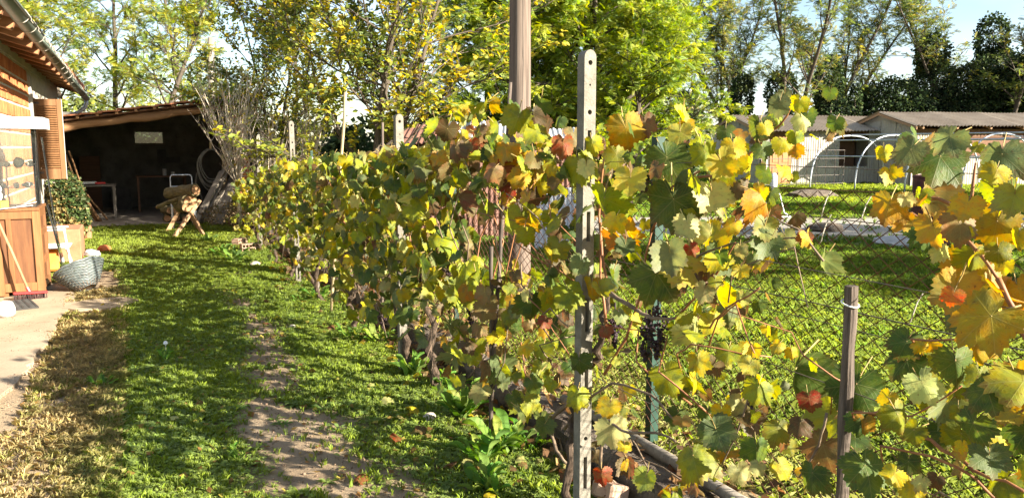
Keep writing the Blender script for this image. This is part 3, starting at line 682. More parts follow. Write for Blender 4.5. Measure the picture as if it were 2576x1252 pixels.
spots = [(-1.19, 9.45, .42, .040, 'pale knobbly rock at the left of the upper glass shelf'), (-1.08, 9.47, .42, .060, 'large pale crystal rock in the middle of the upper glass shelf'), (-.985, 9.46, .42, .042, 'pale rounded rock at the right end of the upper glass shelf'),
         (-1.24, 9.46, .20, .045, 'low pale rock at the left of the lower glass shelf'), (-1.12, 9.48, .20, .034, 'tall pale rock in the middle of the lower glass shelf'), (-1.02, 9.47, .20, .055, 'flat grey stone at the right end of the lower glass shelf')]
for i, (x, y, z, s_, lb) in enumerate(spots):
    o = put('rock', rk[[0, 2, 0, 1, 2, 3][i]], None, (x, y, zc+z+s_*.55), (0, 0, i*1.3), s_); tag(o, lb, 'rock', 'rocks shown in the glass case')
mb = MB(); mb.box((-1.12, 9.30, CT+.012), (.30, .02, .004), (0, rad(-5), rad(12))).box((-1.06, 9.31, CT+.03), (.26, .03, .003), (0, rad(-14), rad(-5)))
tag(mb.build('paper_sheets', MAT['paper'], loc=(-1.1, 9.3, CT)), 'loose white paper sheets on the front edge of the cabinet top', 'paper')
mb = MB(); mb.box((-1.22, 9.31, CT+.04), (.075, .05, .075), (0, 0, .2), bev=.004); tag(mb.build('yellow_box', MAT['yellow_box'], loc=(-1.22, 9.31, CT)), 'small yellow cardboard box on the cabinet top', 'box')
mb = MB(); mb.box((-1.305, 9.31, CT+.035), (.06, .05, .065), (0, 0, -.1), bev=.004); tag(mb.build('yellow_box', MAT['yellow_box'], loc=(-1.3, 9.31, CT)), 'smaller yellow box at the left picture edge on the cabinet', 'box')
o = put('plastic_bag', rockmesh(9, MAT['paper'], (.8, .6, 1), 3, .35), None, (-1.30, 9.27, CT+.17), (0, 0, 0), .095); tag(o, 'crumpled white plastic bag at the left end of the cabinet top', 'bag')
# leaning glass sheets behind the cabinet
mb = MB(); mb.box((-.86, 10.10, .84), (.005, .16, 1.64), (0, rad(-4), 0)); tag(mb.build('glass_sheet', MAT['glass'], loc=(-.86, 10.1, .02)), 'tall clear glass sheet leaning beside the cabinet', 'glass')
mb = MB(); mb.box((-.83, 10.02, .47), (.006, .30, .9), (0, rad(-9), 0)); tag(mb.build('glass_sheet', MAT['glass'], loc=(-.83, 10.02, .02)), 'short dusty glass sheet leaning on the cabinet end', 'glass')

# broom, rubber mat, jar
br = thing('broom', 'push broom with pale wooden handle and red head leaning on the cabinet', 'broom', (-1.02, 9.10, .02))
b0 = Vector((-1.045, 9.13, .085)); b1 = Vector((-1.32, 9.285, .93))
mb = MB(); mb.tube([b0, b0.lerp(b1, .5)+Vector((.004, 0, .003)), b1], .013, 8); mb.build('handle', MAT['new_wood'], br, smooth=True)
mb = MB(); mb.box((-1.03, 9.10, .085), (.30, .06, .022), (0, rad(3), rad(12)), bev=.006); mb.tube([b0-Vector((-.01, 0, .01)), b0+(b1-b0)*.06], .019, 8); mb.build('head', MAT['red_plastic'], br)
mb = MB()
for i in range(90):
    t = R.uniform(-.145, .145); s_ = R.uniform(-.024, .024); x = -1.03+t*.978-s_*.2; y = 9.10+t*.208+s_; q = R.uniform(-.012, .012)
    mb.box((x+q/2, y, .048), (.006, .005, .062), (R.uniform(-.15, .15), q*6, 0))
o = mb.build('bristles', MAT['bristle'], br); o['kind'] = 'stuff'
mt = MB(); g0 = Vector((-1.28, 8.72, .026)); nxm, nym = 11, 8; sx_, sy_ = .62, .50; rm = Matrix.Rotation(rad(14), 3, 'Z')
for i in range(nxm+1): mt.box(g0+rm @ Vector((-sx_/2+i*sx_/nxm, 0, 0)), (.017, sy_, .016), rm)
for j in range(nym+1): mt.box(g0+rm @ Vector((0, -sy_/2+j*sy_/nym, .0005)), (sx_+.017, .017, .0145), rm)
tag(mt.build('rubber_mat', MAT['black_rubber'], loc=(g0.x, g0.y, .018)), 'black rubber ring doormat on the concrete in front of the cabinet', 'doormat')
jr = MB(); jc = gz(16, 795, .02); jr.lathe([(.0, .0), (.062, .0), (.078, .03), (.076, .08), (.060, .125), (.052, .135), (.046, .13), (.05, .1), (.0, .09)], 20, Matrix.Translation(Vector((jc[0], jc[1], .018))))
tag(jr.build('white_pot', MAT['ceramic'], loc=(jc[0], jc[1], .018), smooth=True), 'small rounded white ceramic pot standing on the concrete', 'pot')

# white garden chair
chx, chy = -1.0, 11.1
ch = thing('garden_chair', 'white metal garden chair with orange cushion beside the glass sheets', 'chair', (chx, chy, 0))
for (dx, dy) in ((-.2, -.18), (.2, -.18)):
    mb = MB(); mb.tube([(chx+dx*1.15, chy-.26, .0), (chx+dx*.7, chy+.16, .53)], .013, 8); mb.build('leg', MAT['white_paint'], ch)
for (dx, dy) in ((-.2, .2), (.2, .2)):
    mb = MB(); mb.tube([(chx+dx*1.1, chy+.28, .0), (chx+dx*.9, chy-.22, .32)], .013, 8); mb.build('leg', MAT['white_paint'], ch)
mb = MB(); mb.box((chx, chy, .33), (.44, .42, .022), bev=.01); mb.build('seat', MAT['white_paint'], ch)
for s_ in (-1, 1): mb = MB(); mb.box((chx, chy+s_*.2, .545), (.38, .04, .022), bev=.008); mb.build('armrest', MAT['white_paint'], ch)
mb = MB(); mb.box((chx-.26, chy, .60), (.025, .40, .44), (0, rad(-12), 0), bev=.01); mb.build('backrest', MAT['white_paint'], ch)
mb = MB(); mb.box((chx-.05, chy+.05, .16), (.24, .26, .28), (0, 0, .1), bev=.03); tag(mb.build('orange_bag', MAT['orange_cloth'], loc=(chx, chy, .03)), 'orange bag stored under the white garden chair', 'bag')
mb = MB(); mb.box((-1.02, 12.3, .23), (.60, .80, .44), bev=.015); pb = mb.build('planter_box', MAT['terracotta'], loc=(-1.02, 12.3, 0)); tag(pb, 'low reddish masonry block in front of the dark green bush', 'planter')
for (x, y, s_, lb) in ((-.62, 12.35, .11, 'grey broken stone in the grass at the foot of the masonry block'), (-.48, 12.9, .10, 'brown broken brick lump in the grass below the bush')):
    o = put('rubble_stone', rockmesh(int(x*100), MAT['grey_stone'] if s_ > .105 else MAT['brick'], (1, 1, .7)), None, (x, y, s_*.45), (0, 0, .5), s_); tag(o, lb, 'stone')
c = gz(222, 605); mb = MB(); mb.tube([(c[0], c[1], 0), (c[0], c[1], .1), (c[0]+.01, c[1], .26)], [.055, .06, .058], 10); tag(mb.build('terracotta_pipe', MAT['terracotta'], loc=(c[0], c[1], 0)), 'short pale terracotta pipe standing at the edge of the bush', 'pipe')

# upturned wicker basket
bk = thing('wicker_basket', 'large grey wicker basket tipped on its side on the grass edge', 'basket', (-.47, 9.35, .0))
M_ = Matrix.Translation(Vector((-.565, 9.42, .128))) @ Matrix.Rotation(rad(-22), 4, 'Y') @ Matrix.Rotation(rad(-24), 4, 'X')
rows = 19; bb = []
for i in range(rows):
    t = i/(rows-1); r_ = .085+.165*(t**.75); z = -.09+.235*t; ring = []
    for k in range(48):
        a = 2*math.pi*k/48; w_ = .006*math.sin(12*a+math.pi*i); ring.append(M_ @ Vector(((r_+w_)*math.cos(a), (r_+w_)*math.sin(a), z+.002*math.sin(5*a+i))))
    mb = MB(); mb.tube(ring+[ring[0]], (.0088 if i < rows-1 else .012)*R.uniform(.85, 1.15), 6, cap=False); mb.build('cane_ring', MAT['wicker'] if i % 7 else MAT['wicker'], bk, smooth=True)
for k in range(24):
    a = 2*math.pi*k/24; mb = MB(); mb.tube([M_ @ Vector(((.085+.165*((j/8)**.75))*math.cos(a), (.085+.165*((j/8)**.75))*math.sin(a), -.094+.245*j/8)) for j in range(9)], .006, 5); mb.build('rib', MAT['wicker_dark'], bk)
mb = MB(); mb.lathe([(.0, -.09), (.088, -.09)], 24, M_); mb.build('base', MAT['wicker_dark'], bk)

# ------------------------------------------------------------------ open tiled shed at the end of the path
SHY = 17.2; SHB = 22.0
def srz(x): return 1.96+(x+1.2)*.150            # roof underside height, rising to the right
shed = thing('open_shed', 'open-fronted tiled shed with dark interior at the end of the path', 'shed', (.4, 19, 0))
mb = MB(); mb.box((.3, SHB, 1.25), (4.6, .15, 2.5)); back = mb.build('back_wall', MAT['dark_wood'], shed)
# the back wall has a window opening onto the greenery: rebuild it as four pieces round the hole
bpy.data.objects.remove(back)
w0, w1 = gy(340, 360, SHB), gy(408, 333, SHB)
WX0, WX1, WZ0, WZ1 = w0[0], w1[0], w0[2], w1[2]
mb = MB()
mb.box(((-2.1+WX0)/2, SHB, 1.2), (WX0+2.1, .15, 2.4)).box(((2.5+WX1)/2, SHB, 1.3), (2.5-WX1, .15, 2.6)).box(((WX0+WX1)/2, SHB, WZ0/2), (WX1-WX0, .15, WZ0)).box(((WX0+WX1)/2, SHB, (WZ1+2.5)/2), (WX1-WX0, .15, 2.5-WZ1))
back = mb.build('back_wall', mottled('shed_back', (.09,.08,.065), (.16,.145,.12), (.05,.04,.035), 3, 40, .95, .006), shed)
mb = MB(); mb.box(((WX0+WX1)/2, SHB-.02, (WZ0+WZ1)/2), (WX1-WX0, .006, WZ1-WZ0)); mb.build('window_pane', MAT['dimmed_glass'], back)
mb = MB(); mb.box(((WX0+WX1)/2, SHB-.09, WZ0-.02), (WX1-WX0+.1, .06, .04)); mb.build('window_sill', MAT['grey_wood'], back)
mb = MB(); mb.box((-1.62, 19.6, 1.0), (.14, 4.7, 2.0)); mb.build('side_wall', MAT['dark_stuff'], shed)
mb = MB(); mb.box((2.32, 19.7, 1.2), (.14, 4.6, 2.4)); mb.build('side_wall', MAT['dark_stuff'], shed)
# roof
ang = math.atan(.150)
rb = MB(); rb.box((.45, 19.55, srz(.45)+.09), (4.5, 5.1, .03), (0, -ang, 0)); roof2 = rb.build('roof', MAT['deck_wood'], shed)
tm = MB(); tm.box((0, 0, 0), (.40, .24, .016), (0, -ang+rad(3.5), 0), bev=.004)
tm.box((-.19, 0, -.012), (.016, .22, .03), (0, -ang, 0)); tm.box((0, -.10, .012), (.38, .03, .018), (0, -ang+rad(3.5), 0)); tm.box((0, .08, .012), (.38, .03, .018), (0, -ang+rad(3.5), 0))
tme_ = mesh('roof_tile', tm.v, tm.f, MAT['roof_tile'])
for i in range(13):
    x = -1.72+i*.335
    for j in range(4): put('roof_tile', tme_, roof2, (x+R.uniform(-.012, .012), SHY-.20+j*.235, srz(x)+.150+R.uniform(-.006, .006)), (R.uniform(-.02, .02), R.uniform(-.02, .02), R.uniform(-.02, .02)))
for i in range(13): 
    x = -1.6+i*.335; mb = MB(); mb.box((x, SHY-.16, srz(x)+.105), (.05, .26, .045), (0, -ang, 0)); mb.build('batten_end', MAT['beam_wood'], roof2)
# log beam on the front
bp = []; rr_ = []
for i in range(15):
    x = -1.75+i*.285; bp.append((x, SHY-.05+.012*math.sin(i*1.7), srz(x)-.03+.014*math.sin(i*2.3))); rr_.append(.082+.010*math.sin(i*1.1)+R.uniform(-.006, .006))
mb = MB(); mb.tube(bp, rr_, 10); mb.build('beam', MAT['beam_wood'], shed, smooth=True)
mb = MB(); mb.box((2.02, SHY+.02, 1.12), (.26, .26, 2.24)); pil = mb.build('pillar', MAT['mortar'], shed)
pm = MB(); pm.box((0, 0, 0), (.27, .27, .062), bev=.004); pme = mesh('brick', pm.v, pm.f, MAT['brick'])
for i in range(28): put('brick', pme, pil, (2.02+R.uniform(-.004, .004), SHY+.02, .04+i*.079))
mb = MB(); mb.box((-1.45, SHY+.05, .95), (.14, .14, 1.9)); mb.build('post', MAT['dark_wood'], shed)

# things kept inside
def table(name, label, x, y, w, d, h, mat, group=None):
    t = thing(name, label, 'table', (x, y, .03), group)
    mb = MB(); mb.box((x, y, h), (w, d, .035)); mb.build('tabletop', mat, t)
    for sx in (-1, 1):
        for sy in (-1, 1): mb = MB(); mb.box((x+sx*(w/2-.04), y+sy*(d/2-.04), h/2), (.045, .045, h-.03)); mb.build('leg', mat, t)
    return t
table('workbench', 'plain wooden workbench at the back of the dark shed', .55, 20.4, 1.1, .6, .86, MAT['brown_board'])
table('small_table', 'small metal-legged table at the left inside the dark shed', -.75, 18.8, .7, .5, .74, MAT['grey_wood'])
for (x, z, s_, mt_, lb) in ((-.90, .80, (.26, .16, .05), MAT['paper'], 'white folded paper on the small table inside the shed'), (-.70, .79, (.20, .14, .04), MAT['red_plastic'], 'flat pink and red box on the small table inside the shed')):
    mb = MB(); mb.box((x, 18.75, z), s_, (0, 0, .2), bev=.008); tag(mb.build('box', mt_, loc=(x, 18.75, .757)), lb, 'box')
for (x, lb) in ((.62, 'white tin can on the workbench in the shed'), (.80, 'small pale jar on the workbench right of the tin can')):
    mb = MB(); h_ = .16 if x < .7 else .09; mb.lathe([(0, 0), (.045, 0), (.045, h_), (0, h_)], 14, Matrix.Translation(Vector((x, 20.2, .879)))); tag(mb.build('tin_can', MAT['ceramic'], loc=(x, 20.2, .879), smooth=False), lb, 'can')
# leaning boards, panels and papers in the dark
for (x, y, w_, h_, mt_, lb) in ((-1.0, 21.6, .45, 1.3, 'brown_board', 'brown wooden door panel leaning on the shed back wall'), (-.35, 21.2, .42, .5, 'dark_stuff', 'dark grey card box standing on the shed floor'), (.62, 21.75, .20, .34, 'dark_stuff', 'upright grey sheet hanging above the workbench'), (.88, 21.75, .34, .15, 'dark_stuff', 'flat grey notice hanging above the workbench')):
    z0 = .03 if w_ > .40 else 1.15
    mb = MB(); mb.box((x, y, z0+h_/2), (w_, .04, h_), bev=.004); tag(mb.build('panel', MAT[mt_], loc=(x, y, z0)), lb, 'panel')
# coil of hose on the right wall
hs_ = thing('hose_coil', 'loops of garden hose hanging inside the shed on the right', 'hose', (1.55, 18.3, 1.0))
for k in range(6):
    r_ = .26+.02*k; cx_, cz_ = 1.52+R.uniform(-.03, .03), 1.20-R.uniform(0, .07)-.02*k
    ring = [(cx_+r_*.85*math.cos(a*.2618)+.01*math.sin(a), 18.25+k*.016, cz_+r_*1.25*math.sin(a*.2618)) for a in range(24)]; mb = MB(); mb.tube(ring+[ring[0]], .011, 6, cap=False); mb.build('loop', MAT['hose'], hs_, smooth=True)
mb = MB(); mb.tube([(1.52, 18.3, 1.50), (1.52, 18.28, 1.66)], .03, 8); mb.build('tie', MAT['bamboo'], hs_)
mb = MB(); mb.tube([(1.20, 18.2, 1.0), (1.16, 18.2, .75), (1.28, 18.2, .45), (1.22, 18.2, .25)], .011, 6); mb.build('tail', MAT['hose'], hs_)
# leaning planks on the right of the shed mouth
for i in range(7):
    x0, y0 = 1.02+.055*i, 16.75+.05*i; x1, y1 = x0+.62+.04*i, y0+.55; w_ = .10 if i % 2 else .15
    p0, p1 = Vector((x0, y0, .03)), Vector((x1, y1, 1.05+.10*(i % 3)))
    dv = (p1-p0); L_ = dv.length; Rm = dv.to_track_quat('Z', 'X').to_matrix()
    mb = MB(); mb.box((0, 0, 0), (.028, w_, L_), bev=.003); me_ = mesh('plank', mb.v, mb.f, MAT['grey_wood'])
    o = put('plank', me_, None, (p0+p1)/2, Rm.to_euler()); tag(o, ['leftmost', 'second from left', 'third from left', 'middle', 'third from right', 'second from right', 'rightmost'][i]+' grey plank of the stack leaning at the shed mouth', 'plank', 'grey planks leaning at the shed mouth')
mb = MB(); p0, p1 = Vector((1.38, 16.3, .02)), Vector((1.78, 16.7, .82)); dv = p1-p0; mb.box((0, 0, 0), (.04, .22, dv.length), bev=.004)
o = put('plank', mesh('plank', mb.v, mb.f, MAT['grey_wood']), None, (p0+p1)/2, dv.to_track_quat('Z', 'X').to_euler()); tag(o, 'short wide grey board standing apart in front of the plank stack', 'plank')
# poles leaning at the left of the shed
PL = [((228, 562), (164, 390), 15.6, .022), ((214, 562), (166, 452), 15.65, .020), ((247, 560), (178, 460), 15.75, .036), ((256, 560), (185, 462), 15.8, .034), ((274, 556), (192, 458), 15.9, .020), ((240, 556), (172, 380), 15.85, .018)]
LB = ['thin brown pole, leftmost of the poles leaning beside the shutter', 'short brown pole low at the left of the leaning poles', 'thick rough-barked pole in the middle of the leaning poles', 'second thick rough pole right of the first thick one', 'thin bare stick, rightmost of the leaning poles', 'long thin pole leaning steeply against the shutter edge']
for (b_, t_, Y_, r_), lb in zip(PL, LB):
    p0 = gz(*b_); p1 = gy(t_[0], t_[1], 17.05); q = [Vector(p0).lerp(Vector(p1), k/6)+Vector((R.uniform(-.012, .012), R.uniform(-.012, .012), 0)) for k in range(7)]
    mb = MB(); mb.tube(q, [r_*(1-.05*k)*R.uniform(.92, 1.08) for k in range(7)], 8)
    tag(mb.build('leaning_pole', MAT['beam_wood'], loc=p0), lb, 'pole', 'poles leaning beside the shed')

# sawhorse with logs
sx0, sy0 = .84, 14.9
sw_ = thing('sawhorse', 'rough wooden sawhorse with crossed legs on the grass', 'sawhorse', (sx0, sy0, 0))
for (a, b) in ((gz(436, 599), gy(503, 503, 14.70)), (gz(513, 594), gy(476, 524, 14.78))):
    a = Vector(a); b = Vector(b); Rm = (b-a).to_track_quat('Z', 'X').to_matrix(); mb = MB(); mb.box((a+b)/2, (.06, .042, (b-a).length), Rm, bev=.004); mb.build('leg', MAT['new_wood'], sw_)
for (dx, dy) in ((-.38, .55), (.18, .62)):
    a = Vector((sx0+dx, sy0+dy, 0)); b = Vector((sx0-dx*.35-.08, sy0+.5, .78)); Rm = (b-a).to_track_quat('Z', 'X').to_matrix(); mb = MB(); mb.box((a+b)/2, (.07, .045, (b-a).length), Rm, bev=.004); mb.build('leg', MAT['new_wood'], sw_)
mb = MB(); mb.tube([(sx0-.02, sy0-.12, .52), (sx0-.10, sy0+.62, .53)], .03, 8); mb.build('crossbar', MAT['new_wood'], sw_)
def log(name, lb, p0, p1, r, seed, grp):
    t = thing(name, lb, 'log', p0, grp); rg = random.Random(seed); p0, p1 = Vector(p0), Vector(p1)
    P = [p0.lerp(p1, k/7)+Vector((rg.uniform(-.01, .01), 0, rg.uniform(-.012, .012))) for k in range(8)]
    mb = MB(); mb.tube(P, [r*rg.uniform(.9, 1.12) for _ in P], 12, jit=.09, rng=rg); mb.build('bark', MAT['log_bark'], t)
    d = (p1-p0).normalized()
    for (e, s_) in ((p0, -1), (p1, 1)):
        mb = MB(); mb.tube([e+d*s_*.003, e+d*s_*.012], r*.82, 12); mb.build('cut_end', MAT['log_end'], t)
    return t
G_ = 'logs piled on the sawhorse'
a = gy(492, 478, 14.6); log('log', 'topmost log on the sawhorse with pale sawn end', (a[0], 14.6, a[2]), (a[0]-.42, 15.25, a[2]-.08), .105, 3, G_)
a = gy(478, 508, 14.62); log('log', 'mossy log in the middle of the sawhorse pile', (a[0], 14.62, a[2]), (a[0]-.15, 15.3, a[2]-.02), .13, 4, G_)
a = gy(472, 522, 14.6); log('log', 'bottom log on the sawhorse with round orange sawn end', (a[0]-.02, 14.58, a[2]), (a[0]-.12, 15.3, a[2]-.02), .088, 5, G_)
a = gy(447, 500, 14.7); log('log', 'thin branch log sticking out left of the sawhorse', (a[0]+.16, 14.75, a[2]+.05), (a[0]-.32, 15.1, a[2]-.16), .035, 6, G_)
# metal chair frame behind the sawhorse
fx, fy = .78, 16.1
cf = thing('metal_chair_frame', 'bare grey metal chair frame standing behind the sawhorse', 'chair frame', (fx, fy, 0))
for s_ in (-1, 1):
    mb = MB(); mb.tube([(fx+s_*.2, fy, 0), (fx+s_*.2, fy+.05, .45), (fx+s_*.19, fy+.12, .98), (fx+s_*.16, fy+.12, 1.02)], .011, 6); mb.build('rear_leg', MAT['galv'], cf)
    mb = MB(); mb.tube([(fx+s_*.2, fy-.4, 0), (fx+s_*.2, fy-.36, .45), (fx+s_*.2, fy+.05, .45)], .011, 6); mb.build('front_leg', MAT['galv'], cf)
mb = MB(); mb.tube([(fx-.16, fy+.12, 1.02), (fx+.16, fy+.12, 1.02)], .011, 6); mb.tube([(fx-.19, fy+.1, .80), (fx+.19, fy+.1, .80)], .011, 6); mb.build('back_rail', MAT['galv'], cf)
# firewood heap behind
for i in range(7):
    y = 17.0+R.uniform(-.2, .3); x = .55+.16*(i % 4)+R.uniform(-.05, .05); z = .11+.17*(i//4)
    log('log', 'firewood log in the '+['bottom', 'upper'][i//4]+' layer of the heap behind the sawhorse, '+['first', 'second', 'third', 'fourth'][i % 4]+' from left', (x, y, z), (x+R.uniform(-.2, .2), y+.5, z), .08, 30+i, 'firewood heap at the shed mouth')
# perforated steel angle post and hollow bricks
a = gz(571, 548); mb = MB(); ps = 1.35; 
for k in range(19): mb.box((a[0]-.03, a[1], .0+.07*k+.022), (.018, .004, .07 if k % 2 == 0 else .035))
for k in range(19): mb.box((a[0]+.03, a[1], .0+.07*k+.022), (.018, .004, .07 if k % 2 else .07))
for k in range(19): mb.box((a[0], a[1], .07*k), (.07, .005, .03))
mb.box((a[0]-.04, a[1]+.02, ps/2), (.004, .04, ps)); tag(mb.build('slotted_angle_post', MAT['bamboo'], loc=a), 'yellowish slotted steel angle post beside the bare shrub', 'post')
hb = thing('hollow_brick', 'hollow brick with holes facing the path, in front of the dry shrub', 'brick', (*gz(628, 632)[:2], 0)); c = BASE[hb]
def hollow(t, c, rz):
    Rm = Matrix.Rotation(rz, 3, 'Z'); mb = MB(); Lx, Ly, Lz = .25, .12, .12
    for z in (.008, .06, .112): mb.box(Vector(c)+Rm @ Vector((0, 0, z)), (Lx, Ly, .014), Rm)
    for k in range(6): mb.box(Vector(c)+Rm @ Vector((-Lx/2+.006+k*(Lx-.012)/5, 0, .06)), (.012, Ly-.002, .104), Rm)
    mb.build('shell', MAT['pale_brick'], t)
hollow(hb, c, .15)
h2 = thing('hollow_brick', 'hollow brick lying second, behind the first by the dry shrub', 'brick', (*gz(603, 618)[:2], 0)); hollow(h2, BASE[h2], .9)
for (x, y, s_, lb) in ((642, 667, .08, 'white stone in the grass left of the third concrete post'), (735, 823, .035, 'small pale pebble on the path below the vines'), (1080, 1052, .05, 'flat whitish stone among the broadleaf weeds')):
    p = gz(x, y); o = put('stone', rockmesh(x, MAT['stone'], (1, .8, .6), 2, .3), None, (p[0], p[1], s_*.12), (0, 0, 1), s_); tag(o, lb, 'stone')

# ------------------------------------------------------------------ posts of the vine row
def conc_post(x, y, top, w=.053, rz=0.0, tilt=(0, 0)):
    """square precast post with a rounded head, holes and slots through the face towards the camera side"""
    holes = []; z = top-.045; pat = [('c', .0095), ('c', .004), ('c', .0095), ('s', .14), ('s', .12), ('c', .009), ('s', .14), ('s', .14), ('c', .009), ('s', .14), ('c', .009), ('s', .14), ('c', .009), ('s', .14)]
    gap = [.0, .085, .105, .14, .31, .22, .14, .26, .26, .15, .2, .2, .2, .2]
    zc_ = top-.05
    for (k, h), g_ in zip(pat, gap):
        zc_ -= g_
        if zc_ < .12: break
        holes.append((zc_, h/2 if k == 's' else h, .0085 if k == 's' else h))
    mb = MB(); hw = w/2; d = w/2
    # front and back faces as strips with openings; body is built of stacked slabs around each opening
    zs = 0.0; cuts = sorted(holes)
    def slab(z0, z1, rounded=False):
        mb.box((0, 0, (z0+z1)/2), (w, w, z1-z0))
    for (hz, hh, hwid) in cuts:
        if hz-hh > zs: slab(zs, hz-hh)
        q_ = 7 if abs(hh-hwid) < 1e-6 else 1
        for i_ in range(q_):
            zz_ = hz-hh+2*hh*(i_+.5)/q_; ww_ = math.sqrt(max(1e-8, hwid**2-(zz_-hz)**2)) if q_ > 1 else hwid
            mb.box((-(ww_+hw)/2, 0, zz_), (hw-ww_, w, 2*hh/q_)); mb.box(((ww_+hw)/2, 0, zz_), (hw-ww_, w, 2*hh/q_))
        zs = hz+hh
    slab(zs, top-.03)
    # rounded head
    n = 8; poly = [Vector((hw*math.cos(math.pi*k/n), -d, top-.03+.03*math.sin(math.pi*k/n))) for k in range(n+1)]; mb.prism(poly, (0, w, 0))
    me_ = mesh('concrete_post', mb.v, mb.f, MAT['concrete_post'])
    return put('concrete_post', me_, None, (x, y, -.02), (tilt[0], tilt[1], rz))
GP = 'concrete posts of the vine row'
tag(conc_post(1.615, 2.66, 1.945), 'tall concrete post with holes in the foreground, nearest in the vine row', 'post', GP)
tag(conc_post(1.615, 5.09, 1.79), 'second concrete post from the front rising above the vines', 'post', GP)
tag(conc_post(1.615, 8.97, 1.86, tilt=(0, rad(-.6))), 'third concrete post with sunlit foot showing below the vines', 'post', GP)
tag(conc_post(1.70, 12.55, 1.75, tilt=(0, rad(1))), 'farthest dark concrete post beside the bare shrub', 'post', GP)
def stake(name, lb, b, t, r, mat, grp=None, knots=False):
    n = 9; mb = MB(); P = [Vector(b).lerp(Vector(t), k/n)+Vector((R.uniform(-.003, .003), R.uniform(-.003, .003), 0)) for k in range(n+1)]
    rad_ = [r*(1.0-.12*k/n)*R.uniform(.93, 1.07) for k in range(n+1)]; mb.tube(P, rad_, 9); o = mb.build(name, mat, loc=b, smooth=True); return tag(o, lb, 'stake', grp)
stake('bamboo_stake', 'pale bamboo stake standing between the second and third concrete posts', gz(833, 788), gx(870, 232, 1.62), .014, MAT['bamboo'])
stake('wooden_stake', 'grey wooden stake rising just left of the second concrete post', (1.75, 6.05, 0), gx(962, 308, 1.75), .012, MAT['stake_wood'])
stake('forked_stake', 'knobbly grey branch stake leaning in front of the utility pole', gx(1236, 1005, 1.58), gx(1284, 208, 1.78), .011, MAT['stake_wood'])
p0, p1 = gx(2139, 1290, 1.6), gx(2140, 706, 1.6)
stk = thing('wooden_stake', 'short weathered wooden stake on the right with a white tie near its top', 'stake', (1.6, 1.33, 0))
mb = MB(); n = 14; P = [Vector((1.6+R.uniform(-.002, .002), 1.33+.02*k/n, 1.205*k/n)) for k in range(n+1)]; mb.tube(P, [.0165*R.uniform(.9, 1.1) for _ in P], 12, jit=.10, rng=R); mb.build('shaft', MAT['stake_wood'], stk)
mb = MB(); mb.tube([(1.6+.021*math.cos(a*.5236), 1.35+.021*math.sin(a*.5236), 1.16+.006*math.sin(a*.5236)) for a in range(13)], .0022, 5); mb.build('string_tie', MAT['paper'], stk)
stake('wooden_stake', 'thin dark wooden stake among the far vines', (1.62, 7.9, 0), (1.60, 7.9, 1.45), .013, MAT['grey_wood'])
stake('wooden_stake', 'thin grey wooden stake beside the nearest vine trunk', gx(1236, 1010, 1.6)*np.array([1, 1, 0]), gx(1236, 620, 1.6), .012, MAT['stake_wood'])
stake('branch_prop', 'crooked dark branch propped against the foot of the third post', gz(800, 728), gx(752, 655, 1.62), .022, MAT['vine_bark'])

# utility pole behind the vines
pu = at(1306, 735, 8.2); px_, py_ = pu[0], pu[1]
mb = MB(); n = 16
mb.tube([(px_+.004*k, py_+.006*k, -.05+.42*k) for k in range(n)], [.122-.0018*k for k in range(n)], 28)
mb2 = [tuple(v) for v in mb.v]; pole = mb.build('utility_pole', MAT['pole_wood'], loc=(px_, py_, 0), smooth=True); tag(pole, 'thick grey wooden utility pole with a long crack, behind the vine row', 'utility pole')
ck = MB(); cd_ = -np.array([px_, py_, 0])/math.hypot(px_, py_); sd_ = np.array([cd_[1], -cd_[0], 0])
def ppt(ang_, z, r): d = cd_*math.cos(ang_)+np.array([-cd_[1], cd_[0], 0])*math.sin(ang_); k = (z+.05)/.42; return Vector((px_+.004*k, py_+.006*k, z))+Vector(d)*((.122-.0018*k)+r)
for z0, z1, a_ in ((.9, 3.8, -.34), (1.8, 3.6, .25), (.5, 2.4, .7)):
    q = 26; V = []
    for k in range(q+1):
        z = z0+(z1-z0)*k/q; aa = a_+.03*math.sin(z*3.1)+.012*math.sin(z*11); w_ = (.035 if a_ < 0 else .014)*max(0.0, math.sin(math.pi*k/q))**.4
        V += [ppt(aa-w_, z, .002), ppt(aa+w_, z, .002)]
    ck.add(V, [(2*k, 2*k+1, 2*k+3, 2*k+2) for k in range(q)])
ck.build('crack', MAT['black_rubber'], pole)
mb = MB(); mb.tube([ppt(.95, 3.12, -.02), ppt(.95, 3.10, .05), ppt(.95, 3.13, .09), ppt(.95, 3.19, .09)], .009, 6); mb.build('step_hook', MAT['rust_wire'], pole)
# far pole above the shed
p = at(532, 300, 25); q = at(531, 96, 25); mb = MB(); mb.tube([(p[0], p[1], 0), (p[0], p[1], q[2]*.5), (q[0], q[1], q[2])], [.12, .11, .10], 10); tag(mb.build('wooden_pole', MAT['grey_wood'], loc=(p[0], p[1], 0), smooth=True), 'far bare wooden pole rising above the shed roof', 'pole')

# ------------------------------------------------------------------ low concrete kerb and rusty fence
KX0, KX1 = 1.90, 2.13
kb = MB(); ny_ = 420; V = []; Fc = []
prof = [(0, -.05), (0, .05), (0, .10), (.02, .135), (.07, .14), (.12, .142), (.16, .14), (KX1-KX0-.02, .13), (KX1-KX0, .10), (KX1-KX0, -.05)]
for i in range(ny_+1):
    y = -1.0+i*18.0/ny_
    for j, (dx, z) in enumerate(prof): V.append((KX0+dx+.05*(fb(y, j, 5.2, 3)-.5)*2, y, z+(.06*(fb(y, j*.7, 6.1, 8)-.5) if z > 0 else 0)))
k = len(prof)
for i in range(ny_):
    for j in range(k-1): Fc.append((i*k+j, (i+1)*k+j, (i+1)*k+j+1, i*k+j+1))
kb.add(V, Fc); tag(kb.build('concrete_kerb', MAT['kerb'], loc=(2, 5, 0)), 'low mossy concrete kerb running under the rusty fence', 'kerb')
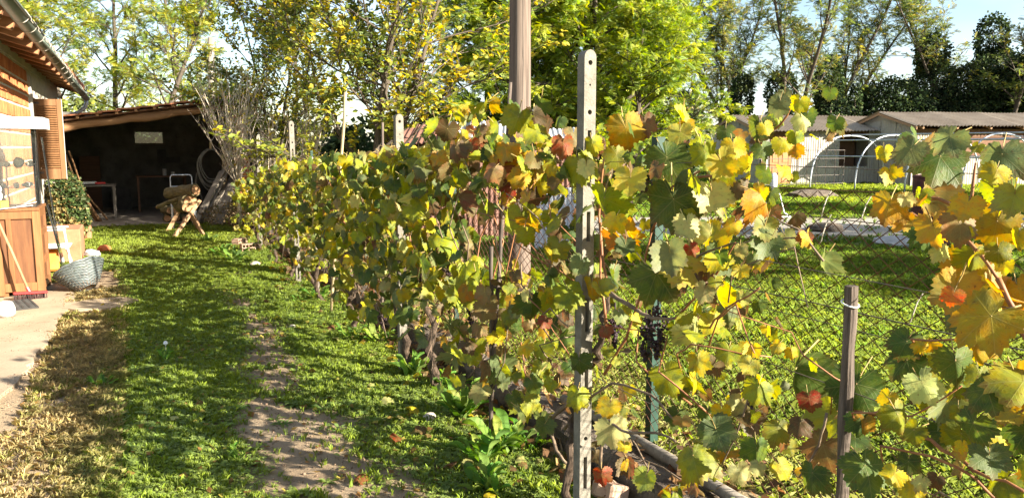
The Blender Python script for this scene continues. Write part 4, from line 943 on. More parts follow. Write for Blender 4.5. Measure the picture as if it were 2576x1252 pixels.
for i, (x, y, s_, lb) in enumerate(((1560, 1225, .085, 'broken red brick piece lying at the kerb by the front post'), (1590, 1222, .10, 'large pale orange brick fragment right of the front post foot'))):
    p = gz(x, y, .05); mb = MB(); mb.box((0, 0, 0), (s_*1.6, s_, s_*.75), bev=.01); o = put('brick_fragment', mesh('brick_fragment', mb.v, mb.f, MAT['pale_brick']), None, (min(p[0], 1.80), p[1], .05), (.3, .2, .6+i), 1.0); tag(o, lb, 'brick')
FX = 2.30; FT = 1.385
fence = thing('wire_fence', 'rusty diamond-mesh wire fence behind the vine row', 'fence', (FX, 5, 0))
cell = .082; rise = .060; mb = MB(); y0_, y1_ = -.6, 15.5; nn = int((y1_-y0_)/cell); nz_ = int((FT-.10)/rise)
for i in range(nn+nz_+1):
    for sgn in (1, -1):
        # one zig-zag wire follows a diagonal through the mesh
        Pw = []
        for j in range(nz_+1):
            yy = y0_+(i-(j if sgn > 0 else nz_-j))*cell; zz = FT-j*rise
            if y0_ <= yy <= y1_: Pw.append((FX+.022*math.sin(yy*2.1+zz)+(.0025 if (j % 2 == 0) == (sgn > 0) else -.0025), yy, zz+.012*math.sin(yy*1.3)+.004*math.sin(yy*9+zz*7)))
        if len(Pw) > 1:
            mb.tube(Pw, .0020, 3, cap=False)
o = mb.build('wire_mesh', MAT['rust_wire'], fence); o['kind'] = 'stuff'
def wire(z0, z1, mat, r, sag=.0, yA=y0_, yB=y1_, x=FX):
    mb = MB(); K = 60; mb.tube([(x+.022*math.sin((yA+(yB-yA)*k/K)*2.1+z0)-.004, yA+(yB-yA)*k/K, z0+(z1-z0)*k/K-sag*math.sin(math.pi*((k*6/K) % 1))+.012*math.sin((yA+(yB-yA)*k/K)*1.3)) for k in range(K+1)], r, 4); return mb
wire(FT+.004, FT+.004, None, .0022).build('top_wire', MAT['rust_wire'], fence)
wire(FT-.10, FT-.09, None, .0022, .015).build('tension_wire', MAT['dark_wire'], fence)
wire(.965, .95, None, .0026, .01).build('tension_wire', MAT['dark_wire'], fence); wire(.90, .89, None, .0018, .012).build('tension_wire', MAT['dark_wire'], fence)
wire(.42, .42, None, .002, .01).build('tension_wire', MAT['rust_wire'], fence)
for (x, y) in ((1940, 500), (2090, 500), (2190, 515), (2320, 760), (2090, 560)):
    p = gx(x, y, FX-.01); mb = MB(); mb.tube([p+np.array(d_) for d_ in ((0, 0, .03), (-.01, .01, 0), (-.02, .015, -.04), (-.01, .03, -.07), (.0, .05, -.085))], .0022, 5); mb.build('loose_tie', MAT['wire'], fence)
# vine wires
tw = thing('vine_wires', 'thin steel training wires strung between the concrete posts', 'wire', (1.6, 6, 0), )
for z in (.62, .92, 1.22, 1.5):
    mb = MB(); K = 40; mb.tube([(1.655, -.8+13.4*k/K, z-.01*math.sin(math.pi*((k*5/K) % 1))) for k in range(K+1)], .0014, 4); mb.build('wire', MAT['dark_wire'], tw)
def angle_post(x, y, top, lb, s=.035):
    mb = MB(); mb.prism([(x, y, -.05), (x+s, y, -.05), (x+s, y+.004, -.05), (x+.004, y+.004, -.05), (x+.004, y+s, -.05), (x, y+s, -.05)], (0, 0, top+.05)); return tag(mb.build('steel_angle_post', MAT['green_paint'], loc=(x, y, 0)), lb, 'post', 'green steel fence posts')
angle_post(FX+.03, 3.16, 1.60, 'green steel fence post right of the nearest concrete post', .048)
angle_post(FX+.03, 5.9, 1.5, 'green steel fence post behind the vines beside the second concrete post')
angle_post(FX+.03, 8.7, 1.5, 'green steel fence post behind the vines near the third concrete post')
angle_post(FX+.03, 11.6, 1.5, 'farthest green steel fence post near the bare shrub')
angle_post(FX+.03, .2, 1.45, 'green steel fence post at the right picture edge')

# ------------------------------------------------------------------ sheds, tunnel and odds and ends beyond the fence
av = Vector((0.965, -0.262, 0)).normalized(); bv = Vector((0.262, 0.965, 0)).normalized(); ZZ = Vector((0, 0, 1))
def gable_shed(name, lab, C, L, Dp, eave, ridge, over, roofmat, wall_parts, rise_off=.25):
    t = thing(name, lab, 'shed', tuple(C)); C = Vector(C)
    half = Dp/2; sf = (av*0 - bv*(half+over) + ZZ*(eave-ridge)*(half+over)/half)
    apexL = C+bv*half+ZZ*ridge-av*rise_off
    n = max(1, int(round(L/2.4)))
    for i in range(n):                                   # each roof sheet a part
        w_ = (L+2*rise_off)/n
        mb = MB(); mb.corr(apexL+av*(i*w_)+ZZ*(.012*(i % 2)), av*(w_+.05), sf, int(w_/.15), .022, 5, 6, .02, .008); mb.build('roof_sheet', roofmat, t)
        mb = MB(); mb.corr(apexL+av*(i*w_)+ZZ*(.012*(i % 2)+.012), av*(w_+.05), bv*(half+over)+ZZ*(eave-ridge)*(half+over)/half, int(w_/.15), .022, 3, 6, .02, .008); mb.build('roof_sheet', roofmat, t)
    for k in range(int(L/1.5)+1):                        # purlin ends and rafters
        p = C+av*(.1+k*1.5)-bv*(over-.06)+ZZ*(eave-.22); mb = MB(); mb.tube([p, p+bv*.5+ZZ*.12], .045, 8); mb.build('rafter_end', MAT['new_wood'], t)
    for s_ in (1, -1):                                   # verge boards on the gable end
        a = apexL+ZZ*-.05; b = a+(sf if s_ > 0 else bv*(half+over)+ZZ*(eave-ridge)*(half+over)/half); d = b-a
        mb = MB(); mb.prism([a, a+ZZ*-.10, a+ZZ*-.10+av*.03, a+av*.03], d); mb.build('verge_board', MAT['new_wood'], t)
    # gable end wall
    mb = MB(); mb.prism([C, C+bv*Dp, C+bv*Dp+ZZ*(eave-.05), C+bv*half+ZZ*(ridge-.08), C+ZZ*(eave-.05)], av*.05)
    mb.build('gable_wall', MAT['grey_sheet'], t)
    for k in range(int(Dp/.95)):
        mb = MB(); p = C+bv*(k*.95+.02)-av*.03; hgt = eave-.15+(ridge-eave)*(1-abs((k*.95+.5)-half)/half)*.8; mb.corr(p+bv*.92, -bv*.92, ZZ*hgt, 9, .012, 1, 4); mb.build('wall_sheet', MAT['grey_sheet'], t)
    mb = MB(); mb.box(C+bv*(Dp-.03)+av*L/2+ZZ*eave/2, (L, .06, eave), Matrix.Rotation(math.atan2(av.y, av.x), 3, 'Z')); mb.build('rear_wall', MAT['brown_board'], t)
    mb = MB(); mb.box(C+av*(L-.03)+bv*half+ZZ*eave/2, (.06, Dp, eave), Matrix.Rotation(math.atan2(av.y, av.x), 3, 'Z')); mb.build('end_wall', MAT['grey_sheet'], t)
    wall_parts(t, C); return t
RA = Matrix.Rotation(math.atan2(av.y, av.x), 3, 'Z')
def wp1(t, C):
    x = 0.0
    for (w_, kind) in ((.35, 's'), (1.0, 'd'), (.25, 's'), (.95, 's'), (.95, 's'), (1.3, 'o'), (.9, 's'), (.9, 's'), (.9, 's')):
        p = C+av*x
        if kind == 's':
            mb = MB(); mb.corr(p-bv*.02, av*(w_-.01), ZZ*1.05, max(3, int(w_/.10)), .012, 1, 4); mb.build('wall_sheet', MAT['grey_sheet'], t)
            mb = MB(); mb.corr(p-bv*.005+ZZ*1.0, av*(w_-.01), ZZ*1.2, max(3, int(w_/.10)), .012, 1, 4); mb.build('wall_sheet', MAT['grey_sheet'], t)
        elif kind == 'd':
            mb = MB(); mb.box(p+av*w_/2+ZZ*1.0, (w_-.06, .05, 2.0), RA); dr = mb.build('door', MAT['door_wood'], t)
            for (ux, uz, ww, hh) in ((-.22, .45, .30, .62), (.22, .45, .30, .62), (-.22, 1.35, .30, .85), (.22, 1.35, .30, .85)):
                mb = MB(); mb.box(p+av*(w_/2+ux)-bv*.032+ZZ*uz, (ww, .02, hh), RA, bev=.012); mb.build('door_panel', MAT['door_wood'], dr)
            mb = MB(); mb.box(p+av*w_/2+ZZ*2.12, (w_, .05, .2), RA); mb.build('lintel', MAT['brown_board'], t)
        else:
            mb = MB(); mb.box(p+av*w_/2+bv*.9+ZZ*1.0, (w_, .05, 2.0), RA); mb.build('inner_boards', MAT['brown_board'], t)
            mb = MB(); mb.corr(p-bv*.02, av*(w_-.01), ZZ*.75, 9, .012, 1, 4); mb.build('wall_sheet', MAT['grey_sheet'], t)
            mb = MB(); mb.box(p+av*w_/2+ZZ*2.12, (w_, .05, .22), RA); mb.build('lintel', MAT['brown_board'], t)
        x += w_
C1 = gz(1912, 466)
gable_shed('corrugated_shed', 'low shed with fibre-cement roof, pale walls and brown panelled door', (C1[0], C1[1], 0), 7.2, 4.6, 2.30, 2.92, .35, MAT['fibre_roof'], wp1)
def wp2(t, C):
    mb = MB(); mb.box(C+av*5.5+ZZ*1.0+bv*.03, (11.0, .05, 1.95), RA); mb.build('front_wall', MAT['brown_board'], t)
    for k in range(11):
        mb = MB(); mb.box(C+av*(k*1.0+.5)+ZZ*2.1, (.98, .05, .32), RA); mb.build('fascia_board', MAT['brown_board'], t)
        mb = MB(); mb.corr(C+av*(k*1.0)-bv*.03+ZZ*.0, av*.98, ZZ*(1.2 if k > 0 else 2.1), 9, .012, 1, 4); mb.build('wall_sheet', MAT['grey_sheet'], t)
C2 = gz(2288, 470)
gable_shed('corrugated_shed', 'taller corrugated-roof shed running to the right picture edge', (C2[0], C2[1], 0), 11.0, 3.6, 2.50, 2.98, .5, MAT['fibre_roof'], wp2)

# bare hoops of a polytunnel
P1, P2 = Vector(gz(2037, 476)), Vector(gz(2149, 482)); ax = (P2-P1); step = ax.length; ax.normalize(); pr = Vector((-ax.y, ax.x, 0)); pr = pr if pr.dot(Vector((0.6, 0.8, 0))) > 0 else -pr
tun = thing('polytunnel_frame', 'bare galvanised hoops of a polytunnel in front of the sheds', 'polytunnel', tuple(P1))
WT, HT = 4.6, 1.98
def hp(k, t): 
    a = math.pi*t; c = math.cos(a); s = math.sin(a)
    return P1+ax*(k*step)+pr*(WT/2*(1-math.copysign(abs(c)**.85, c)))+ZZ*(HT*max(0.0, s)**.75)
for k in range(7):
    mb = MB(); mb.tube([hp(k, j/24) for j in range(25)], .027, 8); mb.build('hoop', MAT['galv'], tun, smooth=True)
for t_ in (.17, .33, .5, .67, .83):
    mb = MB(); mb.tube([hp(0, t_)+ZZ*.03, hp(6, t_)+ZZ*.03], .022, 6); mb.build('rail', MAT['galv'], tun)
for k in range(3, 6):
    for s_ in (0, 1): mb = MB(); mb.tube([hp(k+s_, .33), hp(k+1-s_, .5)], .012, 5); mb.build('brace', MAT['galv'], tun)
# grid panel fence standing in front of the door
gp = thing('grid_panel', 'dark steel grid panel standing in front of the brown shed door', 'fence panel', tuple(gz(1920, 470)))
g0, g1 = Vector(gz(1905, 476)), Vector(gz(2120, 470)); du = g1-g0
for k in range(10): mb = MB(); mb.tube([g0+du*k/9, g0+du*k/9+ZZ*1.45], .012, 5); mb.build('upright', MAT['dark_wire'], gp)
for k in range(5): mb = MB(); mb.tube([g0+ZZ*(.15+.32*k)+av*.005, g1+ZZ*(.15+.32*k)+av*.005], .012, 5); mb.build('crossbar', MAT['dark_wire'], gp)
# standpipe, drum, slab
p = gz(1942, 545); mb = MB(); mb.tube([(p[0], p[1], 0), (p[0], p[1], .55)], .06, 10); stp = thing('standpipe', 'grey water standpipe on the lawn with a pale hose', 'standpipe', tuple(p)); mb.build('post', MAT['dark_stuff'], stp)
mb = MB(); mb.lathe([(.0, .98), (.05, .97), (.085, .90), (.085, .60), (.06, .54)], 12, Matrix.Translation(Vector((p[0], p[1], 0)))); mb.build('cap', MAT['galv'], stp, smooth=True)
mb = MB(); mb.tube([(p[0]-.02, p[1]-.08, .62), (p[0]+.05, p[1]-.16, .5), (p[0]+.16, p[1]-.2, .1), (p[0]+.3, p[1]-.2, .03), (p[0]+.1, p[1]-.45, .03), (p[0]-.4, p[1]-.3, .03), (p[0]-.8, p[1]-.1, .03)], .014, 6); mb.build('hose', MAT['paper'], stp, smooth=True)
p = gz(2338, 616); dr = thing('steel_drum', 'dark red rusty steel drum on the lawn behind the fence', 'drum', (p[0], p[1], 0)); Mx = Matrix.Translation(Vector((p[0], p[1], .0)))
mb = MB(); pf = [(.0, .02), (.29, .02), (.30, .05)]
for z in (.35, .72): pf += [(.30, z-.03), (.315, z), (.30, z+.03)]
pf += [(.30, 1.06), (.312, 1.09), (.295, 1.11), (.28, 1.08), (.0, 1.07)]; mb.lathe(pf, 26, Mx); mb.build('body', MAT['rust_drum'], dr, smooth=False)
mb = MB(); mb.tube([(p[0]-.05, p[1], 1.07), (p[0]-.05, p[1], 1.25)], .05, 10); mb.build('spout', MAT['galv'], dr)
p2 = gz(2262, 618); o = put('stone_slab', rockmesh(12, MAT['grey_stone'], (1, .6, .25)), None, (p2[0], p2[1], .06), (0, 0, -.4), .42); tag(o, 'flat grey stone slab on the lawn left of the drum', 'stone')
p3 = gz(2075, 577); o = put('earth_heap', rockmesh(15, MAT['kerb'], (1, .8, .28)), None, (p3[0], p3[1], .02), (0, 0, .3), .4); tag(o, 'small dark heap of burnt earth on the gravel track', 'heap')
p3 = gz(2040, 497); o = put('earth_heap', rockmesh(16, MAT['kerb'], (1.5, .8, .34)), None, (p3[0], p3[1], .05), (0, 0, -.2), .6); tag(o, 'wide dark mound of soil in front of the polytunnel', 'heap')

# low lean-to roofed with white and brown sheets, behind the vines
cr = Vector((RT[0], RT[1], 0)); cf_ = Vector((-RT[1], RT[0], 0))
coop = thing('lean_to', 'low lean-to roofed with white and brown corrugated sheets behind the vines', 'lean-to', tuple(gz(1200, 590)))
B0 = Vector(at(1000, 370, 13.2)); B0.z = 0
def coop_roof(x0, w_, d_, zb, zf, mat, y=0.0, n=None):
    p = B0+cr*x0+cf_*(y+d_)+ZZ*zb; mb = MB(); mb.corr(p, cr*w_, -cf_*d_+ZZ*(zf-zb), n or int(w_/.09), .014, 2, 6, .01, .006); mb.build('roof_sheet', mat, coop)
coop_roof(-.15, .95, 1.5, 1.98, 1.62, MAT['brown_sheet']); coop_roof(.75, .55, 1.6, 2.02, 1.66, MAT['white_sheet'], .05); coop_roof(1.26, .62, 1.6, 2.04, 1.64, MAT['white_sheet'], .0); coop_roof(1.82, .5, 1.3, 1.93, 1.60, MAT['white_sheet'], .1); coop_roof(2.3, .85, 1.3, 1.90, 1.62, MAT['white_sheet'], .0)
mb = MB(); mb.box(B0+cr*1.22+cf_*.8+ZZ*1.90, (.05, 1.7, .035), Matrix.Rotation(math.atan2(cr.y, cr.x), 3, 'Z') @ Matrix.Rotation(rad(13), 3, 'X')); mb.build('batten', MAT['grey_wood'], coop)
for k in range(7):
    mb = MB(); mb.corr(B0+cr*(-.1+k*.47)+cf_*.12, cr*.46, ZZ*(1.58), 5, .012, 1, 6); mb.build('wall_sheet', MAT['brown_sheet'], coop)
mb = MB(); mb.box(B0+cr*1.5+cf_*1.45+ZZ*.9, (3.2, .05, 1.8), Matrix.Rotation(math.atan2(cr.y, cr.x), 3, 'Z')); mb.build('rear_wall', MAT['brown_board'], coop)
for k, (x, w_) in enumerate(((1345, .34), (1385, .30), (1420, .30))):
    q = Vector(at(x, 560, 11.6)); q.z = .02; mb = MB(); mb.corr(q, cr*w_, cf_*.25+ZZ*.92, 4, .014, 1, 6); tag(mb.build('white_sheet', MAT['white_sheet'], loc=tuple(q)), ['white corrugated sheet leaning left of the other two behind the vines', 'white corrugated sheet leaning in the middle behind the vines', 'white corrugated sheet leaning right, near the front post'][k], 'sheet', 'white sheets leaning behind the vines')

# overhead cable
a, b = at(2100, 140, 40), at(2600, 84, 46); mb = MB(); mb.tube([Vector(a).lerp(Vector(b), k/10)-ZZ*.5*math.sin(math.pi*k/10) for k in range(11)], .016, 5); tag(mb.build('overhead_cable', MAT['dark_wire'], loc=tuple(a)), 'thin overhead cable crossing the sky at the right', 'cable')

# ------------------------------------------------------------------ trees
def rot_dir(d, rng, rolljit=.6, up=(0, 0, 1)):
    d = d/np.linalg.norm(d, axis=1, keepdims=True); u = np.tile(np.array(up, float), (len(d), 1))+rng.normal(0, rolljit, (len(d), 3))
    x = np.cross(d, u); x /= np.linalg.norm(x, axis=1, keepdims=True)+1e-9; z = np.cross(x, d)
    return np.stack([x, d, z], 2)
def frond(pairs=6, ll=.20, w=.075):
    V = []; Fc = []; r = random.Random(3)
    for i in range(pairs*2+1):
        if i == pairs*2: t, s = .86, 0
        else: t, s = .12+.74*(i//2)/(pairs-.5), (1 if i % 2 else -1)
        o = np.array([0, t, -.22*t*t]); d = np.array([s*.92, .40, -.28]) if s else np.array([0, 1, -.3]); d = d/np.linalg.norm(d); p = np.array([-d[1], d[0], 0])*w; L = ll*(1.05-.35*abs(t-.5)); k = len(V)
        V += [o, o+d*L*.5+p, o+d*L, o+d*L*.5-p]; Fc.append((k, k+1, k+2, k+3))
    return np.array(V), Fc
FROND = frond()
LEAF = (np.array([(0, 0, 0), (.30, .38, .05), (.20, .75, 0), (0, 1.0, -.12), (-.20, .75, 0), (-.30, .38, .05)]), [(0, 1, 2, 3), (0, 3, 4, 5)])
IVY = (np.array([(0, 0, 0), (.5, .35, .06), (0, 1.0, -.1), (-.5, .35, .06)]), [(0, 1, 2, 3)])
def gen_tree(seed, Ht, spread, r0, bare=.3, n1=16, n2=5, n3=4, elev=(25, 60), sites=5, wob=.10, twig=.45, stems=1, droop=.0, up2=.15):
    g = random.Random(seed); mb = MB(); LP, LD = [], []
    def poly(p, d, L, n, wb, upw):
        P = [p.copy()]; d = d.normalized()
        for i in range(n):
            d = (d+Vector((g.gauss(0, wb), g.gauss(0, wb), g.gauss(0, wb)+upw))).normalized(); P.append(P[-1]+d*(L/n))
        return P
    for s_ in range(stems):
        a0 = g.uniform(0, 6.28); dr_ = Vector((math.cos(a0)*.22*(stems > 1), math.sin(a0)*.22*(stems > 1), 1))
        tp = poly(Vector((math.cos(a0)*.15*(stems > 1), math.sin(a0)*.15*(stems > 1), -.1)), dr_, Ht*g.uniform(.85, 1), 9, wob*.6, .03)
        mb.tube(tp, [r0*(1-.88*k/9)+.006 for k in range(10)], 7)
        for b in range(n1):
            t = bare+(1-bare)*(b+g.random()*.8)/n1; f = min(t*9, 8.99); i = int(f); p = tp[i].lerp(tp[i+1], f-i); az = b*2.4+g.uniform(-.5, .5); el = rad(g.uniform(*elev)+25*t)
            L = spread*g.uniform(.6, 1.1)*(1.0-.55*max(0, t-.45)/.55)*(.7+.3*min(1, (t-bare)*4+.4)); d = Vector((math.cos(az)*math.cos(el), math.sin(az)*math.cos(el), math.sin(el)))
            bp_ = poly(p, d, L, 5, wob, .02-droop); rr = r0*(1-.88*t)*.5+.005; mb.tube(bp_, [rr*(1-.75*k/5) for k in range(6)], 5, cap=False)
            for c in range(n2):
                tt = .25+.75*(c+g.random())/n2; f = min(tt*5, 4.99); i = int(f); q = bp_[i].lerp(bp_[i+1], f-i); dd = (bp_[i+1]-bp_[i]).normalized()
                d2 = (dd+Vector((g.uniform(-1, 1), g.uniform(-1, 1), g.uniform(-.5, .7)+up2))*.85).normalized(); l2 = L*.42*g.uniform(.5, 1.1)
                cp = poly(q, d2, l2, 3, wob, .0-droop); mb.tube(cp, [rr*.32*(1-.6*k/3)+.0015 for k in range(4)], 4, cap=False)
                for e in range(n3):
                    te = .2+.8*(e+g.random())/n3; f = min(te*3, 2.99); i = int(f); q3 = cp[i].lerp(cp[i+1], f-i)
                    d3 = ((cp[i+1]-cp[i]).normalized()+Vector((g.uniform(-1, 1), g.uniform(-1, 1), g.uniform(-.4, .6)+up2*.5))).normalized(); l3 = twig*g.uniform(.5, 1.2)
                    ep = poly(q3, d3, l3, 2, wob, -droop); mb.tube(ep, [.005, .0035, .002], 3, cap=False)
                    for h_ in range(sites):
                        th = .15+.85*(h_+g.random())/sites; f = min(th*2, 1.99); i = int(f); LP.append(ep[i].lerp(ep[i+1], f-i)); dv_ = (ep[i+1]-ep[i]).normalized(); LD.append(dv_*.6+Vector((g.uniform(-1, 1), g.uniform(-1, 1), g.uniform(-.7, .3))))
    return mb, np.array([tuple(v) for v in LP]), np.array([tuple(v) for v in LD])
def tree_cols(P, pal, w, rng, vary=.3, s=.7, seed=0):
    pal = np.array(pal); n = len(P); k = rng.choice(len(pal), n, p=np.array(w)/sum(w)); cl = fb(P[:, 0]+P[:, 2]*.7, P[:, 1]+P[:, 2]*.6, s, seed)
    k2 = np.where(rng.uniform(0, 1, n) < .55, np.minimum((cl*len(pal)*1.4-.2*len(pal)).clip(0, len(pal)-1).astype(int), len(pal)-1), k)
    return pal[k2]*(1+vary*rng.uniform(-1, 1, (n, 1)))
def crown_mesh(name, tmpl, P, D, size, pal, w, mat, rng, rolljit=.6, seed=0, keep=1.0):
    if keep < 1: m_ = rng.uniform(0, 1, len(P)) < keep; P, D = P[m_], D[m_]
    return scatter(name, [(tmpl[0], tmpl[1], P, rot_dir(D, rng, rolljit), rng.uniform(size[0], size[1], len(P)), tree_cols(P, pal, w, rng, seed=seed))], mat)
TREES = {}
def make_kind(key, tmpl, size, pal, w, mat=None, barkmat=None, seed=1, **kw):
    mb, P, D = gen_tree(seed, **kw); rng = np.random.default_rng(seed)
    TREES[key] = (mesh('trunk', mb.v, mb.f, barkmat or MAT['bark'], True), crown_mesh('crown', tmpl, P, D, size, pal, w, mat or MAT['tree_leaf'], rng, seed=seed))
ROB = [(.13, .20, .022), (.20, .25, .026), (.33, .31, .03), (.09, .15, .025)]
make_kind('rob_a', FROND, (.20, .32), ROB, (3, 3, 2, 2), seed=101, Ht=9.5, spread=2.6, r0=.13, bare=.16, n1=26, n2=5, n3=4, sites=8, elev=(0, 45))
make_kind('rob_b', FROND, (.20, .32), ROB, (3, 3, 2, 2), seed=102, Ht=10, spread=2.3, r0=.12, bare=.14, n1=25, n2=5, n3=4, sites=8, elev=(5, 50))
ROBD = [(.13, .215, .022), (.21, .28, .026), (.34, .36, .03), (.085, .15, .022)]
make_kind('rob_dense', FROND, (.22, .34), ROBD, (3, 4, 3, 2), seed=103, Ht=9.5, spread=3.2, r0=.16, bare=.08, n1=36, n2=6, n3=5, sites=12, elev=(-5, 45), droop=.04)
ROBS = [(.10, .14, .035), (.14, .175, .04), (.25, .23, .045), (.07, .11, .028)]
make_kind('rob_sparse', FROND, (.22, .34), ROBS, (3, 3, 2, 3), seed=104, Ht=12, spread=2.6, r0=.13, bare=.25, n1=20, n2=5, n3=4, sites=5, elev=(30, 65), stems=2)
PEAR = [(.15, .19, .03), (.25, .27, .035), (.44, .36, .028), (.085, .125, .03), (.24, .25, .035)]
make_kind('pear', LEAF, (.075, .125), PEAR, (4, 4, 2, 3, 1), seed=105, Ht=6.6, spread=2.5, r0=.055, bare=.13, n1=20, n2=7, n3=5, sites=9, elev=(5, 60), stems=3, twig=.5)
def plant(key, name, lb, loc, rz=0.0, s=1.0, grp=None, sz=None):
    t = thing(name, lb, 'tree', tuple(loc), grp); t.rotation_euler = (0, 0, rz); t.scale = (s, s, sz or s)
    for nm, me_ in zip(('trunk', 'crown'), TREES[key]):
        o = bpy.data.objects.new(nm, me_); link(o, t)
    return t
def gp_(x, D): p = at(x, 400, D); return (p[0], p[1], 0)
# left: acacias behind the shed
GL = 'feathery acacias behind the tiled shed'
for i, (x, D, k, s, lb) in enumerate(((70, 27, 'rob_b', .95, 'feathery acacia at the left picture edge behind the house gutter'), (185, 24.5, 'rob_a', .85, 'feathery acacia just right of the end of the gutter'), (300, 28.5, 'rob_b', 1.0, 'tall acacia behind the left half of the shed roof'), (400, 25, 'rob_a', .88, 'bright yellow-green acacia behind the middle of the shed roof'), (480, 30, 'rob_b', 1.0, 'acacia behind the right end of the shed roof'))):
    plant(k, 'acacia_tree', lb, gp_(x, D), i*1.9, s, GL)
# big dense acacia group in the middle
GM = 'dense green acacias behind the utility pole'
for i, (x, D, s, lb) in enumerate(((1210, 24, .82, 'dense dark green acacia left of the utility pole'), (1400, 23, .95, 'dense acacia directly right of the utility pole'), (1520, 22, .95, 'dense bright green acacia behind the front concrete post'), (1622, 25, .80, 'yellow-green acacia right of the front concrete post'), (1480, 27, 1.0, 'dense acacia farthest back in the middle'), (1300, 21.5, .74, 'lower dense acacia just behind the utility pole'), (1585, 20.5, .60, 'lower bright acacia behind the green steel post'))):
    plant('rob_dense', 'acacia_tree', lb, gp_(x, D), 1.3+i*2.2, s, GM)
# right: tall sparse row
GR = 'tall sparse acacias behind the sheds'
for i, (x, D, s, lb) in enumerate(((1800, 41, 1.0, 'sparse acacia above the left end of the corrugated shed'), (1895, 42, 1.1, 'tall sparse acacia second from the left behind the sheds'), (1990, 40, 1.1, 'tall ivy-footed acacia in the middle above the low shed'), (2045, 41, 1.0, 'yellowish acacia right of the middle behind the low shed'), (2115, 40, .85, 'slender acacia leaning at the edge of the open sky'), (2425, 42, 1.0, 'bare-topped acacia above the dark ivy column'), (2520, 40, 1.0, 'sparse acacia above the dark ivy at the right edge'), (2650, 38, .95, 'sparse acacia just at the right picture edge'))):
    plant('rob_sparse', 'acacia_tree', lb, gp_(x, D), .4+i*1.7, s, GR)
# off to the right, outside the picture, a line of trees shades the lawn
GO = 'acacias along the right boundary shading the lawn'
for i, (x, y, s, lb) in enumerate(((16.3, -3.7, .92, 'dense acacia on the right boundary nearest the camera'), (20, -1.5, .9, 'dense acacia second along the right boundary'), (25, 2.0, .95, 'dense acacia third along the right boundary'), (31, 5.0, 1.0, 'dense acacia fourth along the right boundary'), (49, 9, 1.15, 'dense acacia farthest along the right boundary'))):
    plant('rob_dense', 'acacia_tree', lb, (x, y, 0), i*1.1, s, GO)
# pear tree with yellowing leaves
plant('pear', 'fruit_tree', 'spreading fruit tree with small yellow and green leaves behind the vines', gp_(885, 12.6), .6, 1.0)
plant('pear', 'fruit_tree', 'second yellowing fruit tree behind, left of the spreading one', gp_(715, 15.6), 2.6, .80)

# ivy masses: leaves on lumpy columns
def ivy_mass(name, lb, cat, loc, blobs, dens, size, pal, w, seed, grp=None, mat=None, bark=True, tmpl=IVY):
    rng = np.random.default_rng(seed); P, D = [], []
    t = thing(name, lb, cat, tuple(loc), grp); core = MB()
    for (cx, cy, cz, rx, ry, rz) in blobs:
        area = 4*math.pi*((rx*ry)**1.6/3+(rx*rz)**1.6/3+(ry*rz)**1.6/3)**(1/1.6); n = int(area*dens)
        u = rng.normal(0, 1, (n, 3)); u /= np.linalg.norm(u, axis=1, keepdims=True); lump = .66+.55*fb(u[:, 0]*2+cx+seed, u[:, 1]*2+u[:, 2]*2.7+cz, 1.7, seed)+rng.normal(0, .09, n)
        p = u*np.array([rx, ry, rz])*lump[:, None]+np.array([cx, cy, cz]); k = p[:, 2] > .03; P.append(p[k]); D.append((u+rng.normal(0, .5, u.shape)+np.array([0, 0, -.6]))[k])
    P = np.concatenate(P); D = np.concatenate(D)
    me_ = scatter('crown', [(tmpl[0], tmpl[1], P, rot_dir(D, rng, .8), rng.uniform(size[0], size[1], len(P)), tree_cols(P, pal, w, rng, seed=seed))], mat or MAT['ivy_leaf'])
    o = bpy.data.objects.new('crown', me_); link(o, t)
    mb = MB(); top = max(b[2] for b in blobs); r_ = .06+.02*top; b0 = blobs[0]
    mb.tube([(0, 0, -.05), (.05, .03, top*.4), (b0[0]*.3, b0[1]*.3, top*.8)], [r_, r_*.7, r_*.35], 8)
    for (cx, cy, cz, rx, ry, rz) in blobs: mb.tube([(0, 0, min(.3*top, .5*cz)), (cx*.6, cy*.6, cz*.7), (cx, cy, cz+rz*.4)], [r_*.5, r_*.35, r_*.12], 6)
    o = bpy.data.objects.new('trunk', mesh('trunk', mb.v, mb.f, MAT['bark'], True)); link(o, t)
    return t
IV = [(.020, .036, .014), (.034, .056, .018), (.010, .019, .010), (.085, .11, .03)]  # very dark greens: the shade on the ivy is put into the colour
GI = 'ivy-covered trunks behind the sheds'
def px_blob(x, y, D, rx, rz, base): p = at(x, y, D); return (p[0]-base[0], p[1]-base[1], p[2], rx, rx, rz)
def ivy_at(lb, xb, D, bl, seed, dens=230, size=(.09, .17), pal=IV, w=(3, 3, 3, 1), name='ivy_tree', cat='tree', grp=GI):
    b = gp_(xb, D); return ivy_mass(name, lb, cat, b, [px_blob(x, y, D, rx/F*D, rz/F*D, b) for (x, y, rx, rz) in bl], dens, size, pal, w, seed, grp)
ivy_at('dark rounded ivy-covered tree standing alone below the open sky', 2245, 40, [(2245, 262, 78, 58), (2215, 290, 60, 60), (2290, 300, 60, 55)], 1)
ivy_at('tall dark ivy column right of the open sky', 2350, 41, [(2345, 140, 38, 52), (2350, 230, 52, 80), (2380, 300, 80, 60), (2345, 330, 60, 80)], 2)
ivy_at('broad dark ivy thicket above the right shed', 2450, 41, [(2450, 250, 75, 90), (2420, 330, 90, 80), (2500, 300, 90, 90)], 3)
ivy_at('tall ivy-clad trunk near the right picture edge', 2510, 43, [(2495, 100, 36, 60), (2505, 190, 50, 70), (2540, 280, 80, 80)], 4)
ivy_at('dark ivy mass at the right picture edge', 2590, 40, [(2580, 240, 70, 100), (2600, 330, 90, 90), (2640, 200, 80, 90)], 5)
ivy_at('ivy-clad trunk rising behind the low shed roof', 1970, 39, [(1965, 235, 34, 60), (1962, 320, 42, 52)], 6)
